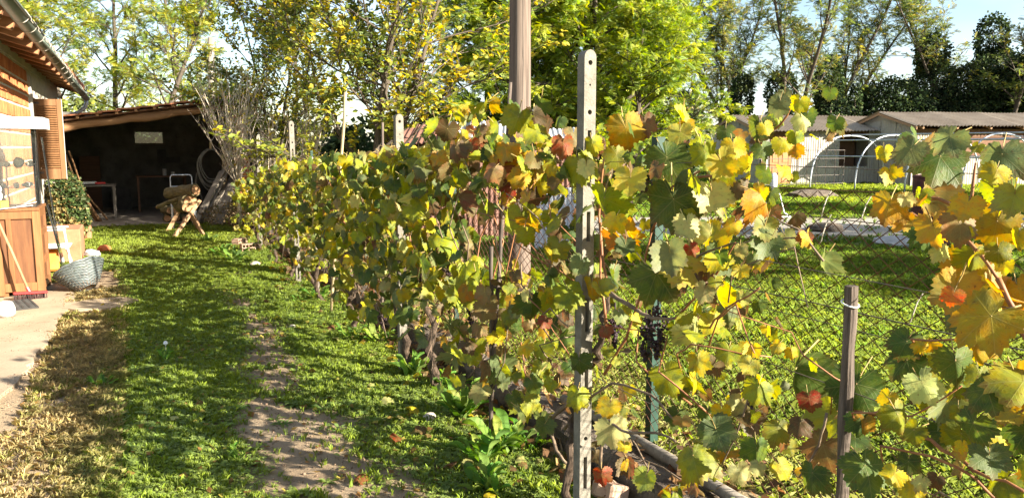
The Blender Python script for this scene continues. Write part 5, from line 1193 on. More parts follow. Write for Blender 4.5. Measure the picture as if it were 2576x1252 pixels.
ivy_at('dark ivy-clad trunk right of the low shed ridge', 2085, 39, [(2085, 215, 34, 70), (2092, 290, 42, 55), (2070, 335, 36, 45)], 7)
ivy_at('ivy-covered trunk between the acacias left of the low shed', 1860, 40, [(1865, 250, 28, 62), (1852, 335, 40, 50)], 8)
ivy_at('slim ivy-clad stem at the left edge of the open sky', 2150, 39, [(2150, 270, 15, 55), (2150, 335, 26, 40)], 9)
ivy_at('dark ivy undergrowth behind the left acacias', 560, 22, [(545, 300, 50, 90), (520, 390, 60, 70), (600, 420, 60, 60)], 10, dens=120, pal=[(.04, .065, .02), (.07, .09, .03), (.03, .045, .015), (.10, .11, .035)], grp='undergrowth behind the shed')
ivy_at('leafy undergrowth left behind the tiled shed', 215, 23.5, [(215, 290, 55, 40), (260, 330, 80, 40), (400, 330, 90, 30)], 11, dens=120, pal=[(.09, .12, .022), (.13, .15, .03), (.05, .08, .02), (.18, .17, .03)], grp='undergrowth behind the shed')
GH = 'hedge shrubs closing the view behind the lawn'
HP = [(.035, .06, .02), (.06, .09, .025), (.025, .04, .015), (.09, .11, .035)]
for i, (x, D, rx, rz, y, lb) in enumerate(((1180, 27, 120, 70, 330, 'dark hedge shrub behind the white lean-to'), (1360, 26, 120, 70, 330, 'dark hedge shrub behind the utility pole'), (1530, 26, 120, 60, 350, 'dark hedge shrub behind the front concrete post'), (960, 28, 130, 60, 370, 'hedge shrub seen through the fruit tree'), (780, 28, 120, 60, 380, 'hedge shrub behind the third concrete post'))):
    ivy_at(lb, x, D, [(x, y, rx, rz), (x-60, y+50, rx*.8, rz), (x+60, y+50, rx*.8, rz)], 20+i, 45, (.16, .28), HP, (3, 3, 3, 1), 'hedge_shrub', 'shrub', GH)
ivy_at('pale grey-green leafy shrub left of the low shed', 1705, 24.5, [(1700, 290, 62, 60), (1730, 340, 60, 50), (1660, 350, 50, 50), (1690, 400, 70, 50)], 30, 150, (.10, .17), [(.11, .14, .07), (.17, .19, .11), (.05, .08, .03), (.28, .22, .13)], (3, 2, 3, 1), 'leafy_shrub', 'shrub', None)
for i in range(5):
    a, b = at(1690+9*i, 330, 24), at(1740+22*i, 225+14*i, 24.2); mb = MB(); mb.tube([a, Vector(a).lerp(Vector(b), .5)+Vector((.02, 0, .03)), b], [.03, .024, .012], 5); tag(mb.build('dry_cane', MAT['pale_twig'], loc=tuple(a)), ['leftmost', 'second', 'middle', 'fourth', 'rightmost'][i]+' pale dry cane poking out of the grey-green shrub', 'cane', 'dry canes in the grey-green shrub')
# bush by the house, clipped and evergreen
b = (-1.0, 14.7, 0); ivy_mass('evergreen_bush', 'dense dark evergreen bush under the louvred shutter', 'bush', b, [(-.06, 0, .45, .28, .40, .48), (-.02, -.1, .72, .25, .36, .36), (-.10, .1, .88, .24, .32, .30), (.06, -.05, .35, .20, .32, .36)], 900, (.035, .06), [(.05, .075, .02), (.10, .11, .03), (.03, .05, .015), (.26, .19, .07)], (3, 2, 3, 2), 40)
# dry shrubs right of the path end
for i, (x, D, w_, h_, lb) in enumerate(((590, 15.2, .55, .42, 'brown dry weedy shrub at the foot of the slotted post'), (650, 14.4, .55, .5, 'brown dry weedy shrub beside the farthest concrete post'), (545, 15.8, .4, .35, 'small dry weed clump right of the sawhorse'))):
    p = gp_(x, D); ivy_mass('dry_shrub', lb, 'shrub', p, [(0, 0, h_*.5, w_, w_*.8, h_*.6), (.2, .1, h_*.7, w_*.6, w_*.6, h_*.4)], 420, (.03, .055), [(.17, .115, .06), (.24, .17, .09), (.10, .10, .035), (.12, .07, .04)], (3, 2, 2, 2), 50+i, 'dry shrubs at the end of the vine row')

# upright bare-stemmed shrubs
def whip_shrub(lb, loc, n, Ht, spread, seed, leaves=140, bare_trunk=.5):
    g = random.Random(seed); t = thing('bare_shrub', lb, 'shrub', tuple(loc), 'pale bare shrubs beside the shed'); LPs = []
    mb = MB(); mb.tube([(0, 0, -.05), (.02, 0, bare_trunk*.6), (0, .02, bare_trunk)], [.045, .04, .042], 8); mb.build_local = None
    me_ = mesh('trunk', mb.v, mb.f, MAT['pale_twig'], True); link(bpy.data.objects.new('trunk', me_), t)
    sm_ = MB()
    for i in range(n):
        az = g.uniform(0, 6.28); k = g.uniform(.1, 1)**.7*spread; L = Ht*g.uniform(.6, 1)-bare_trunk; p = Vector((0, 0, bare_trunk*g.uniform(.8, 1.05))); P = [p]
        for j in range(1, 7):
            u_ = j/6; P.append(Vector((math.cos(az)*k*u_**1.1+g.uniform(-.03, .03), math.sin(az)*k*u_**1.1+g.uniform(-.03, .03), p.z+L*u_)))
        r_ = g.uniform(.007, .012); sm_.tube(P, [r_*(1-.75*j/6) for j in range(7)], 4, cap=False)
        for q in range(7):
            f = g.uniform(1.5, 5.8); j = int(f); a = P[j].lerp(P[min(j+1, 6)], f-j); e = a+Vector((g.uniform(-.16, .16), g.uniform(-.16, .16), g.uniform(.12, .34))); sm_.tube([a, a.lerp(e, .5)+Vector((.01, 0, -.01)), e], [.0035, .003, .0015], 3, cap=False); LPs += [e, a.lerp(e, .6)]
    o = bpy.data.objects.new('stems', mesh('stems', sm_.v, sm_.f, MAT['pale_twig'])); link(o, t); o['kind'] = 'stuff'
    rng = np.random.default_rng(seed); A_ = np.array([tuple(v) for v in g.sample(LPs, min(leaves, len(LPs)))])
    cr_ = scatter('leaves', [(LEAF[0], LEAF[1], A_, rot_dir(rng.normal(0, 1, A_.shape)+np.array([0, 0, -.3]), rng), rng.uniform(.04, .07, len(A_)), tree_cols(A_, [(.26, .25, .06), (.15, .17, .04), (.36, .28, .05)], (2, 2, 1), rng))], MAT['tree_leaf'])
    o = bpy.data.objects.new('leaves', cr_); link(o, t); o['kind'] = 'stuff'
p = gz(600, 575); whip_shrub('pale upright shrub of bare twigs right of the shed', (p[0]-.05, p[1]-.6, 0), 60, 3.15, .80, 1, 420, .9)
p = gz(655, 575); whip_shrub('second bare twiggy shrub behind the farthest concrete post', (p[0], p[1]-1.2, 0), 26, 2.4, .6, 2, 120, .5)
p = gp_(760, 14); whip_shrub('bare twiggy shrub behind the third concrete post', p, 24, 2.7, .7, 4, 260, .4)

# ------------------------------------------------------------------ grape vines
def leaf_profile(th):
    a = abs(math.degrees(th)); K = [(0, 1.0), (13, .82), (27, .66), (40, .82), (53, .93), (66, .80), (82, .64), (96, .72), (108, .80), (124, .72), (142, .64), (158, .52), (170, .30), (180, .10)]
    for (a0, r0), (a1, r1) in zip(K, K[1:]):
        if a <= a1: return r0+(r1-r0)*(a-a0)/(a1-a0)
    return .1
def leaf_mesh(seed, n=52, petiole=True):
    g = random.Random(seed); hv = 1.0 if seed % 3 else 1.9; fold = g.uniform(.0, .6)*hv; droop = g.uniform(-.1, .55)*hv; wav = g.uniform(.04, .16)*hv; ph = g.uniform(0, 6.28); curl = g.uniform(-.55, .55); lob = g.uniform(.55, 1.0)
    V = [(0, 0, 0)]; 
    def z(x, y): r = math.hypot(x, y); return -fold*abs(x)*.8-droop*max(0, y)**2*.8+curl*x*y*.6+wav*math.sin(3*math.atan2(x, y)+ph)*r*r+.12*min(0, y)**2
    for ring in (.52, 1.0):
        for k in range(n):
            th = -math.pi+2*math.pi*(k+.5)/n; r = leaf_profile(th); r = .70+(r-.70)*lob if r > .3 else r
            if ring == 1.0: r *= 1+(.075 if k % 2 else -.055)+g.uniform(-.04, .04)
            x, y = r*ring*math.sin(th), r*ring*math.cos(th); V.append((x, y, z(x, y)+(g.uniform(-.02, .02) if ring == 1 else 0)))
    Fc = [(0, 1+(k+1) % n, 1+k) for k in range(n)]+[(1+k, 1+(k+1) % n, 1+n+(k+1) % n, 1+n+k) for k in range(n)]
    uv = np.array([(v[0], v[1]) for v in V])
    return np.array(V), Fc, uv
LV = [leaf_mesh(i) for i in range(14)]
LM = []
for i, (V, Fc, uv) in enumerate(LV):
    pv = MB(); L = .75+.05*(i % 4); pv.tube([(0, .0, -.01), (.02, -L*.5, -.10-.03*(i % 3)), (.0, -L, -.28)], [.022, .020, .024], 4, cap=False)
    V2 = np.concatenate([V, np.array(pv.v)]); F2 = Fc+[tuple(j+len(V) for j in q) for q in pv.f]
    me = mesh('leaf', V2, F2, MAT['vine_leaf'], True); me.materials.append(MAT['petiole'])
    mi = np.zeros(len(F2), np.int32); mi[len(Fc):] = 1; me.polygons.foreach_set('material_index', mi)
    ul = me.uv_layers.new(name='UVMap'); uvp = np.concatenate([uv, np.zeros((len(pv.v), 2))]); idx = np.zeros(len(me.loops), np.int32); me.loops.foreach_get('vertex_index', idx); ul.data.foreach_set('uv', uvp[idx].astype(np.float32).ravel())
    LM.append(me)
PALV = {'G': (.055, .095, .017), 'g': (.11, .14, .05), 'y': (.19, .22, .018), 'Y': (.40, .35, .014), 'A': (.36, .24, .012), 'O': (.50, .17, .02), 'R': (.20, .075, .022), 'B': (.11, .072, .028), 'W': (.36, .37, .12), 'P': (.20, .145, .045)}  # W puts a sunlit look into the leaf colour; also pale dead leaves
def vcol(k, g, v=.22):
    c = PALV[k]; f = 1+g.uniform(-v, v); return tuple(min(.9, max(.004, x*f*(1+g.uniform(-.08, .08)))) for x in c)
def orient(nrm, tip):
    Z = Vector(nrm).normalized(); Y = Vector(tip)-Z*Vector(tip).dot(Z); Y = Y.normalized() if Y.length > 1e-4 else Z.orthogonal().normalized(); X = Y.cross(Z)
    return Matrix((X, Y, Z)).transposed()
g = random.Random(5)
VINES = []
def vine(lb, y, yr, trunk_pts, tr):
    t = thing('grape_vine', lb, 'vine', (1.6, y, 0), 'grape vines along the wire fence'); VINES.append((t, yr))
    q_ = []
    for a_, b_ in zip(trunk_pts, trunk_pts[1:]):
        for j_ in range(4): q_.append(Vector(a_).lerp(Vector(b_), j_/4)+Vector((g.gauss(0, .010), g.gauss(0, .010), 0)))
    trunk_pts = q_+[Vector(trunk_pts[-1])]; tr *= .78
    mb = MB(); mb.tube(trunk_pts, [tr*(1-.35*k/(len(trunk_pts)-1))*g.uniform(.85, 1.15) for k in range(len(trunk_pts))], 9, jit=.18, rng=g); mb.build('trunk', MAT['vine_bark'], t)
    t['_n'] = 0; return t
def cane(t, P, r, mat='cane', name='cane'):
    K = []; P = [Vector(p) for p in P]
    for a, b in zip(P, P[1:]):
        for q in range(3): K.append(a.lerp(b, q/3)+Vector((g.uniform(-.004, .004),)*3))
    K.append(P[-1]); mb = MB(); mb.tube(K, [r*(1-.45*k/len(K))*(1.12 if k % 3 == 0 else 1) for k in range(len(K))], 6); return mb.build(name, MAT[mat], t, smooth=True)
COUNT = {}
def leaf(t, pos, nrm, tip, diam, key):
    o = bpy.data.objects.new('leaf', LM[g.randrange(len(LM))]); link(o, t); o.location = Vector(pos)-Vector(BASE[t]); o.rotation_euler = orient(nrm, tip).to_euler(); s = diam/1.62; o.scale = (s*g.uniform(.85, 1.1), s, s*g.uniform(.7, 2.0)); o.color = (*vcol(key, g), 1); COUNT[t] = COUNT.get(t, 0)+1; return o
def twist(y, z, n=7, amp=.05, x=1.6, z0=-.02, dy=0.0): return [Vector((x+g.uniform(-amp, amp), y+g.uniform(-amp, amp)+dy*k/(n-1), z0+(z-z0)*k/(n-1))) for k in range(n)]
vr = vine('right-hand grape vine with amber leaves filling the right picture edge', .9, (-1.2, 1.72), twist(.55, .8, x=1.66), .024)
vf = vine('grape vine with large green and yellow leaves around the nearest concrete post', 2.5, (1.72, 3.35), [gx(1432, 1175, 1.62)*np.array([1, 1, 0]), gx(1438, 1120, 1.62), gx(1446, 1040, 1.62), gx(1452, 960, 1.63), gx(1490, 900, 1.65), gx(1525, 820, 1.66), gx(1530, 730, 1.66)], .027)
v3 = vine('grape vine with reddening leaves left of the nearest concrete post', 4.0, (3.35, 4.75), [gz(1092, 975), gx(1088, 900, 1.62), gx(1085, 820, 1.64), gx(1066, 720, 1.64), gx(1062, 620, 1.64)], .036)
v4 = vine('grape vine with thick dark trunk leaning at the second concrete post', 5.3, (4.75, 6.0), [gz(1030, 935), gx(1022, 860, 1.62), gx(1000, 780, 1.62), gx(985, 700, 1.63), gx(992, 620, 1.64)], .038)
v5 = vine('grape vine with bare dark trunk between the second post and the bamboo stake', 6.5, (6.0, 7.3), twist(6.4, .75), .030)
v6 = vine('green grape vine around the pale bamboo stake', 7.9, (7.3, 8.6), twist(7.7, .75), .028)
v7 = vine('green grape vine at the third concrete post', 9.3, (8.6, 10.0), twist(9.4, .75), .028)
v8 = vine('far green grape vine beyond the third concrete post', 10.7, (10.0, 11.4), twist(10.6, .75), .026)
v9 = vine('farthest grape vine at the end of the row', 12.0, (11.4, 12.9), twist(12.0, .7), .026)
vb = vine('grape vine of the row just outside the picture on the right', -2.0, (-3.4, -1.2), twist(-2.0, .8, x=1.66), .026)
# hero leaves, read off the photograph: x, y, diameter in pixels, colour, distance of the row plane
HERO = '''1573,335,104,A 1456,422,92,y 1304,305,80,y 1347,340,84,y 1417,370,66,R 1304,413,92,R 1290,460,80,R 1677,413,124,G 1711,340,62,Y 1772,392,78,y 1815,418,92,Y 1694,522,150,G 1790,496,100,W 1586,457,78,Y 1520,513,108,y 1547,556,56,Y 1729,574,82,W 1803,600,88,Y 1685,648,100,g 1651,704,134,G 1815,660,98,G 1312,556,92,y 1573,621,52,G 1508,613,46,g 1460,669,62,g 1430,747,86,y 1338,769,74,G 1508,730,52,y 1772,739,62,W 1560,795,46,g 1790,812,62,Y 1403,626,62,y 1738,630,42,R
1260,935,98,G 1339,966,52,G 1321,1014,78,y 1370,1072,52,G 1453,1001,68,y 1457,913,58,G 1677,957,92,y 1756,913,66,Y 1743,839,82,W 1786,817,62,Y 1536,1085,88,W 1532,1028,62,Y 1703,1050,62,G 1800,1089,92,G 1743,1159,108,y 1624,1208,66,y 1431,830,46,g 1523,834,38,R 1370,812,38,R 1571,1124,36,Y 1422,1199,46,B 1514,1199,52,R
1973,247,46,g 2010,265,52,Y 1960,270,62,g 2019,306,52,W 1909,329,78,G 1925,325,42,Y 1955,302,46,y 1969,361,58,Y 2001,348,46,y 1845,375,66,Y 1858,412,56,Y 1918,380,52,G 1822,421,100,y 1845,573,52,Y 1923,577,68,y 1932,619,78,G 1978,605,58,W 2024,600,42,R 1895,655,38,g 1863,632,42,W 1863,683,42,Y 1799,710,36,y
2000,948,158,G 2153,983,138,G 2035,1010,58,R 2280,870,88,G 2280,918,102,G 2316,870,42,Y 2364,909,62,y 2320,975,98,W 2403,922,112,G 2412,812,78,g 2491,817,172,A 2403,738,134,A 2557,966,122,A 2465,948,66,y 2482,992,112,G 2390,1019,112,g 2372,1093,78,G 2447,1076,98,G 2487,1155,92,G 2232,1006,56,Y 2258,1054,92,y 2298,1089,66,y 2552,1085,78,Y 2526,1216,92,y 2070,1133,112,P 2175,1186,122,G 2043,1199,82,G 1956,1085,72,y 1903,1137,78,G 1965,1181,62,Y 1907,1177,44,W 2013,1071,58,B 1907,984,72,y 1886,922,52,Y 1894,878,44,Y 1956,874,42,Y 1991,887,34,Y 1833,891,62,y 1864,1023,58,W 1815,1040,52,Y 1806,1098,88,G 2250,1199,62,Y 2294,1234,72,Y 2285,1168,62,G 2355,1207,42,B 2316,1212,46,W 2175,1067,52,A 2421,984,52,y 2412,1041,48,y 2421,1124,38,Y
2290,389,94,g 2364,413,142,G 2388,356,92,g 2225,389,48,Y 2237,438,54,Y 2519,405,122,g 2458,373,34,y 2507,438,64,Y 2237,524,94,A 2278,503,46,W 2270,560,66,A 2347,581,98,A 2433,524,78,A 2413,573,98,P 2507,573,122,A 2429,589,38,Y 2364,634,46,W 2433,687,152,A 2397,748,54,O 2527,670,48,Y 2560,601,64,Y 2511,638,62,y 2499,483,82,y 2552,499,82,y 2560,740,110,A 2450,880,80,A 2540,1040,80,A'''
for tok in HERO.split():
    x, y, d, k = tok.split(','); x, y, d = float(x), float(y), float(d)
    Xp = 1.56+g.uniform(-.14, .14); p = gx(x, y, Xp); D = float((p-EYE) @ FW); t = vr if p[1] < 1.75 else vf
    toc = Vector(-(p-EYE)).normalized(); nrm = toc*1.0+Vector((g.uniform(-.5, .5), g.uniform(-.5, .5), g.uniform(-.15, .65)))
    if g.random() < .22: nrm = -(toc+Vector((g.uniform(-.4, .4), g.uniform(-.4, .4), g.uniform(-.5, .2))))
    tip = Vector((g.uniform(-.5, .5), g.uniform(-.5, .5), -1)); dm = d*D/F*1.10
    o = leaf(t, p+np.array([0, 0, dm*.12]), nrm, tip, dm, k)
    for q_ in range(2 if d > 60 and t is vf else (1 if d > 45 else 0)):
        if COUNT[t] > 296: break
        d2 = dm*g.uniform(.5, .95); w2 = .55*dm+.04; n2 = Vector((g.gauss(0, 1), g.gauss(-.3, .8), g.gauss(.3, .6))); leaf(t, p+np.array([g.uniform(.03, .22), g.uniform(-w2, w2), g.uniform(-w2, w2*.8)]), n2, tip, d2, g.choice('yyYGGgyWBAY' if t is vf else 'yAGAYgyAPG'))
# the rest of the canopy
TOPZ = [(2.4, 1.62), (2.8, 1.62), (3.1, 1.68), (3.5, 1.64), (3.7, 1.72), (4.0, 1.60), (4.5, 1.56), (5.1, 1.52), (6.8, 1.47), (8.5, 1.42), (10, 1.30), (12.7, 1.02)]
def topz(y): return float(np.interp(y, [a for a, b in TOPZ], [b for a, b in TOPZ]))
MIX = {'front': (('G', 3), ('g', 2), ('y', 5), ('Y', 3), ('W', 2), ('R', .15), ('B', .8), ('A', .6)), 'mid': (('G', 4.5), ('g', 2.0), ('y', 7.5), ('Y', 1.8), ('W', 1.3), ('R', .08), ('B', .45), ('A', .15), ('P', .3)), 'in': (('G', 4), ('y', 3), ('B', 2.2), ('R', .1), ('P', 1.0), ('Y', 1)), 'far': (('G', 4), ('g', 1), ('y', 6), ('Y', 2), ('W', .8), ('B', .4))}
def pick(mx):
    s = g.uniform(0, sum(w for _, w in mx)); 
    for k, w in mx:
        s -= w
        if s <= 0: return k
    return mx[-1][0]
def rnd_leaf_frame():
    s = 1 if g.random() < .62 else -1
    n = Vector((-.75*s, -.35, .45))+Vector((g.gauss(0, .45), g.gauss(0, .5), g.gauss(0, .35))); return n, Vector((g.uniform(-.6, .6), g.uniform(-.6, .6), -1))
def fill(t, y0, y1, n_obj, n_stuff, mixk, dia, lowz=.30, red=None):
    st = []
    for i in range(n_obj+n_stuff):
        y = g.uniform(y0, y1); tz = topz(y); u = g.random(); z = tz-.02-(tz-lowz)*(u**1.25)
        if z < .62 and g.random() < .45: z = g.uniform(.7, tz)
        if fb(y*1.0, z*1.25, 1.35, 91) < .45 and z < tz-.12 and g.random() < .8: y = g.uniform(y0, y1); z = g.uniform(.75, topz(y)); 
        if fb(y*1.0, z*1.25, 1.35, 91) < .42 and g.random() < .85: continue
        side = i < n_obj; x = 1.60+(g.uniform(-.30, .06) if side else g.uniform(-.02, .30)); d = g.uniform(*dia)*(1 if side else .85); k = pick(MIX[mixk if side or mixk == 'far' else 'in'])
        if red and red[0] < y < red[1] and g.random() < .22: k = g.choice('RPBPA')
        n, tp = rnd_leaf_frame()
        if side: leaf(t, (x, y, z), n, tp, d, k)
        else: st.append(((x, y, z), orient(n, tp), d/1.62, vcol(k, g)))
    if st:
        its = []
        for j in range(5):
            q = st[j::5]
            if q: V, Fc, uv = LV[j]; its.append((V, Fc, np.array([a[0] for a in q])-BASE[t], np.array([np.array(a[1]) for a in q]), np.array([a[2] for a in q]), np.array([a[3] for a in q]), uv))
        o = bpy.data.objects.new('rear_foliage', scatter('rear_foliage', its, MAT['vine_leaf_mass'])); link(o, t); o['kind'] = 'stuff'
fill(vf, 2.62, 3.35, 40, 170, 'front', (.07, .125), .35, (2.9, 3.4))
fill(vf, 1.75, 2.62, 0, 130, 'front', (.05, .09), .30)
fill(vr, -.6, 1.3, 20, 110, 'front', (.08, .14), .45)
fill(v3, 3.35, 4.75, 285, 230, 'mid', (.08, .14), .32, (3.35, 3.8)); fill(v4, 4.75, 6.0, 280, 200, 'mid', (.075, .13), .34); fill(v5, 6.0, 7.3, 270, 190, 'mid', (.07, .125), .36)
fill(v6, 7.3, 8.6, 240, 130, 'far', (.07, .12), .34); fill(v7, 8.6, 10.0, 230, 120, 'far', (.07, .12), .30); fill(v8, 10.0, 11.4, 180, 60, 'far', (.07, .12), .25); fill(v9, 11.4, 12.9, 150, 60, 'far', (.07, .12), .2)
fill(vb, -3.4, -1.2, 20, 260, 'front', (.08, .14), .4)
# a shoot that climbs the wire between the second post and the utility pole
for k in range(16):
    p = gx(1150+R.uniform(0, 85), 255+R.uniform(0, 110), 1.62+R.uniform(-.06, .1)); n, tp = rnd_leaf_frame(); leaf(v3, p, n, tp, g.uniform(.07, .12), pick(MIX['front']))
for k in range(34):
    p = gx(R.uniform(1225, 1400), R.uniform(300, 560), 1.60+R.uniform(-.12, .16)); n, tp = rnd_leaf_frame(); leaf(vf if COUNT[vf] < 300 else v5, p, n, tp, g.uniform(.08, .13), pick(MIX['front']))
# canes
def pc(*pp, X=1.62): return [gx(x, y, X) for (x, y) in pp]
cane(vf, pc((1530, 730), (1515, 640), (1507, 540), (1515, 430), (1519, 400)), .006); cane(vf, pc((1525, 810), (1510, 690), (1512, 560)), .006)
cane(vf, pc((1520, 940), (1575, 850), (1612, 740), (1625, 640), (1640, 580)), .006); cane(vf, pc((1530, 735), (1600, 780), (1640, 800), (1700, 800)), .009, 'old_cane')
cane(vf, pc((1720, 450), (1800, 440), (1870, 400), (1930, 350), (1980, 290), (1995, 260)), .0045); cane(vf, pc((1640, 580), (1690, 470), (1760, 430)), .005)
cane(vf, pc((1690, 700), (1760, 640), (1840, 615), (1930, 600), (2000, 598)), .004, 'old_cane'); cane(vf, pc((1700, 800), (1760, 740), (1810, 680), (1850, 610)), .0045)
cane(vf, pc((1420, 1080), (1470, 1010), (1540, 960), (1640, 990), (1700, 1060)), .006, 'old_cane'); cane(vf, pc((1510, 1170), (1515, 1100), (1530, 1060), (1580, 1090), (1650, 1085), (1700, 1110)), .007, 'old_cane')
cane(vf, pc((1365, 1080), (1340, 1010), (1320, 930), (1310, 860)), .006); cane(vf, pc((1430, 1010), (1380, 1060), (1400, 1130), (1425, 1165)), .010, 'old_cane')
cane(vr, pc((2140, 1035), (2210, 1040), (2290, 1075), (2370, 1130), (2450, 1180), (2576, 1235)), .0055); cane(vr, pc((2290, 540), (2350, 560), (2420, 590), (2470, 640), (2510, 700)), .006); cane(vr, pc((2320, 490), (2380, 505), (2440, 545)), .005); cane(vr, pc((2435, 540), (2447, 470), (2455, 410)), .004); cane(vr, pc((2530, 970), (2534, 1060), (2530, 1150)), .005, 'old_cane'); cane(vr, pc((2510, 700), (2550, 780), (2600, 900), (2600, 1100)), .006)
cane(vr, pc((1900, 930), (1880, 1010), (1850, 1100), (1810, 1180)), .004, 'old_cane'); cane(vr, pc((2080, 1040), (2060, 1120), (2010, 1200)), .004, 'old_cane')
for t, y0, y1 in ((v3, 3.35, 4.75), (v4, 4.75, 6.0), (v5, 6.0, 7.3), (v6, 7.3, 8.6), (v7, 8.6, 10.0), (v8, 10, 11.4), (v9, 11.4, 12.9), (vr, -.6, .55), (vb, -3.4, -1.2)):
    ym = (y0+y1)/2
    for s_ in (-1, 1): cane(t, [(1.63, ym, .70), (1.65, ym+s_*.2, .80), (1.65, ym+s_*.62, .84)], .011, 'vine_bark', 'arm')
    for k in range(9):
        y = g.uniform(y0, y1); z1 = topz(y)-g.uniform(.05, .4); x = 1.62+g.uniform(-.1, .1); cane(t, [(1.64, y, .82), (x, y+g.uniform(-.1, .1), .82+(z1-.82)*.5), (x+g.uniform(-.15, .1), y+g.uniform(-.2, .2), z1)], g.uniform(.003, .0055), 'cane' if g.random() < .5 else 'old_cane')
    for k in range(5):
        y = g.uniform(y0, y1); cane(t, [(1.62, y, .80), (1.58+g.uniform(-.1, .05), y+g.uniform(-.15, .15), .5), (1.55+g.uniform(-.15, .1), y+g.uniform(-.3, .3), .25)], .0035, 'old_cane')
for k in range(16):
    y = g.uniform(1.75, 3.3); z = g.uniform(.55, 1.2); s_ = g.choice((-1, 1)); cane(vf, [(1.64, y, z), (1.60+g.uniform(-.12, .08), y+s_*.12, z+.13), (1.60+g.uniform(-.15, .08), y+s_*.26, z+.2), (1.58+g.uniform(-.15, .08), y+s_*.42, z+g.uniform(.05, .3))], g.uniform(.0025, .0042), 'cane' if g.random() < .6 else 'old_cane')
for k in range(10):
    y = g.uniform(.75, 1.5); z = g.uniform(.7, 1.3); s_ = g.choice((-1, 1)); cane(vr, [(1.64, y, z), (1.58+g.uniform(-.1, .05), y+s_*.08, z+.08), (1.58+g.uniform(-.1, .08), y+s_*.2, z+.1), (1.56+g.uniform(-.1, .08), y+s_*.3, z+g.uniform(-.05, .2))], g.uniform(.0025, .004), 'cane' if g.random() < .6 else 'old_cane')
# dried grape clusters
gm = MB()
import bmesh
bmx = bmesh.new(); bmesh.ops.create_icosphere(bmx, subdivisions=1, radius=1.0); iv = [tuple(v.co) for v in bmx.verts]; if_ = [tuple(v.index for v in f.verts) for f in bmx.faces]; bmx.free()
def grapes(t, p, h, w, n, seed):
    r = random.Random(seed); mb = MB()
    mb.tube([(0, 0, .03), (.004, 0, -h*.5), (0, .004, -h)], [.003, .0025, .0015], 4)
    for i in range(n):
        u = r.random()**.8; k = w*(1-u)**.6*(.35+.65*min(1, u*4)); a = r.uniform(0, 6.28); rr = k*r.random()**.5; s_ = r.uniform(.0055, .0085)
        c = (rr*math.cos(a), rr*math.sin(a), -u*h); mb.add([(c[0]+v[0]*s_, c[1]+v[1]*s_, c[2]+v[2]*s_*r.uniform(.7, 1.1)) for v in iv], if_)
    o = put('grape_cluster', mesh('grape_cluster', mb.v, mb.f, MAT['grape'], True), t, tuple(p)); o['kind'] = 'stuff'; return o
for i, (t, x, y, h, w, n) in enumerate(((vf, 1655, 790, .19, .055, 130), (vf, 1625, 820, .16, .04, 80), (vf, 1547, 800, .15, .035, 70), (v3, 1185, 750, .20, .045, 100), (v3, 1192, 820, .16, .035, 70), (v4, 962, 800, .14, .04, 60), (vr, 1895, 990, .07, .03, 25), (v3, 1130, 690, .13, .035, 60), (v5, 905, 700, .13, .035, 50), (v3, 1240, 780, .12, .03, 45))):
    grapes(t, gx(x, y-20, 1.63), h, w, n, i)

it = []
for (n, x0, x1, y0, y1, z0, s0, s1) in ((420, 1.88, 2.16, .5, 13, .145, .025, .055), (420, 1.72, 1.92, 1.5, 13, .01, .025, .06), (500, 2.12, 2.6, .5, 9, .01, .025, .06)):
    for i in range(3):
        q = n//3; P = np.stack([NR.uniform(x0, x1, q), NR.uniform(y0, y1, q)**1.0, np.full(q, z0)+NR.uniform(0, .03, q)], 1); c = np.array([[.20, .11, .045], [.14, .075, .035], [.30, .20, .08], [.10, .06, .03]])[NR.integers(0, 4, q)]
        it.append((*dead_leaf(i+5), P, rots(NR.uniform(0, 6.28, q), NR.normal(0, .5, q), NR.normal(0, .5, q)), NR.uniform(s0, s1, q), c*NR.uniform(.6, 1.3, (q, 1))))
lit2 = put('kerb_litter', scatter('kerb_litter', it, MAT['grass'])); tag(lit2, 'brown dead leaves and debris heaped along the concrete kerb', 'leaf litter', kind='stuff')
its = []
for j in range(5):
    q = 70; xx = np.where(NR.uniform(0, 1, q) < .6, NR.normal(1.72, .28, q), NR.normal(2.1, .25, q)).clip(.7, 2.9); yy = NR.uniform(2.3, 11, q); zz = np.where((xx > 1.88) & (xx < 2.15), .16, .028)
    c = np.array([PALV['B'], PALV['P'], PALV['W'], PALV['Y'], (.16, .08, .03)])[NR.integers(0, 5, q)]*NR.uniform(.5, 1.1, (q, 1)); V, Fc, uv = LV[(0, 3, 6, 9, 12)[j]]
    its.append((V, Fc, np.stack([xx, yy, zz], 1), rots(NR.uniform(0, 6.28, q), NR.normal(0, .45, q), NR.normal(0, .45, q)), NR.uniform(.028, .06, q), c, uv))
dv_ = put('dead_vine_leaves', scatter('dead_vine_leaves', its, MAT['vine_leaf_mass'])); tag(dv_, 'curled dead vine leaves strewn under the vine row', 'leaf litter', kind='stuff')
for i in range(22):
    y = g.uniform(1.6, 7); x = g.uniform(1.75, 2.5); a = g.uniform(-.6, .6); L = g.uniform(.15, .5); z = .16 if 1.88 < x < 2.14 else .03
    mb = MB(); mb.tube([(x, y, z), (x+math.sin(a)*L*.5, y+math.cos(a)*L*.5, z+.02), (x+math.sin(a)*L, y+math.cos(a)*L, z+.005)], [.005, .004, .002], 5); tag(mb.build('dry_twig', MAT['old_cane'], loc=(x, y, z)), 'dry brown twig lying along the kerb under the vines', 'twig', 'dry twigs along the kerb')
a, b = gz(1590, 1165, .19), gz(1790, 1262, .19); mb = MB(); mb.tube([(2.06, 3.6, .17), (2.08, 2.7, .165), (2.06, 1.6, .17)], .028, 8); tag(mb.build('grey_pole', MAT['grey_wood'], loc=(2.06, 2.7, .15), smooth=True), 'grey round pole lying along the top of the kerb', 'pole')
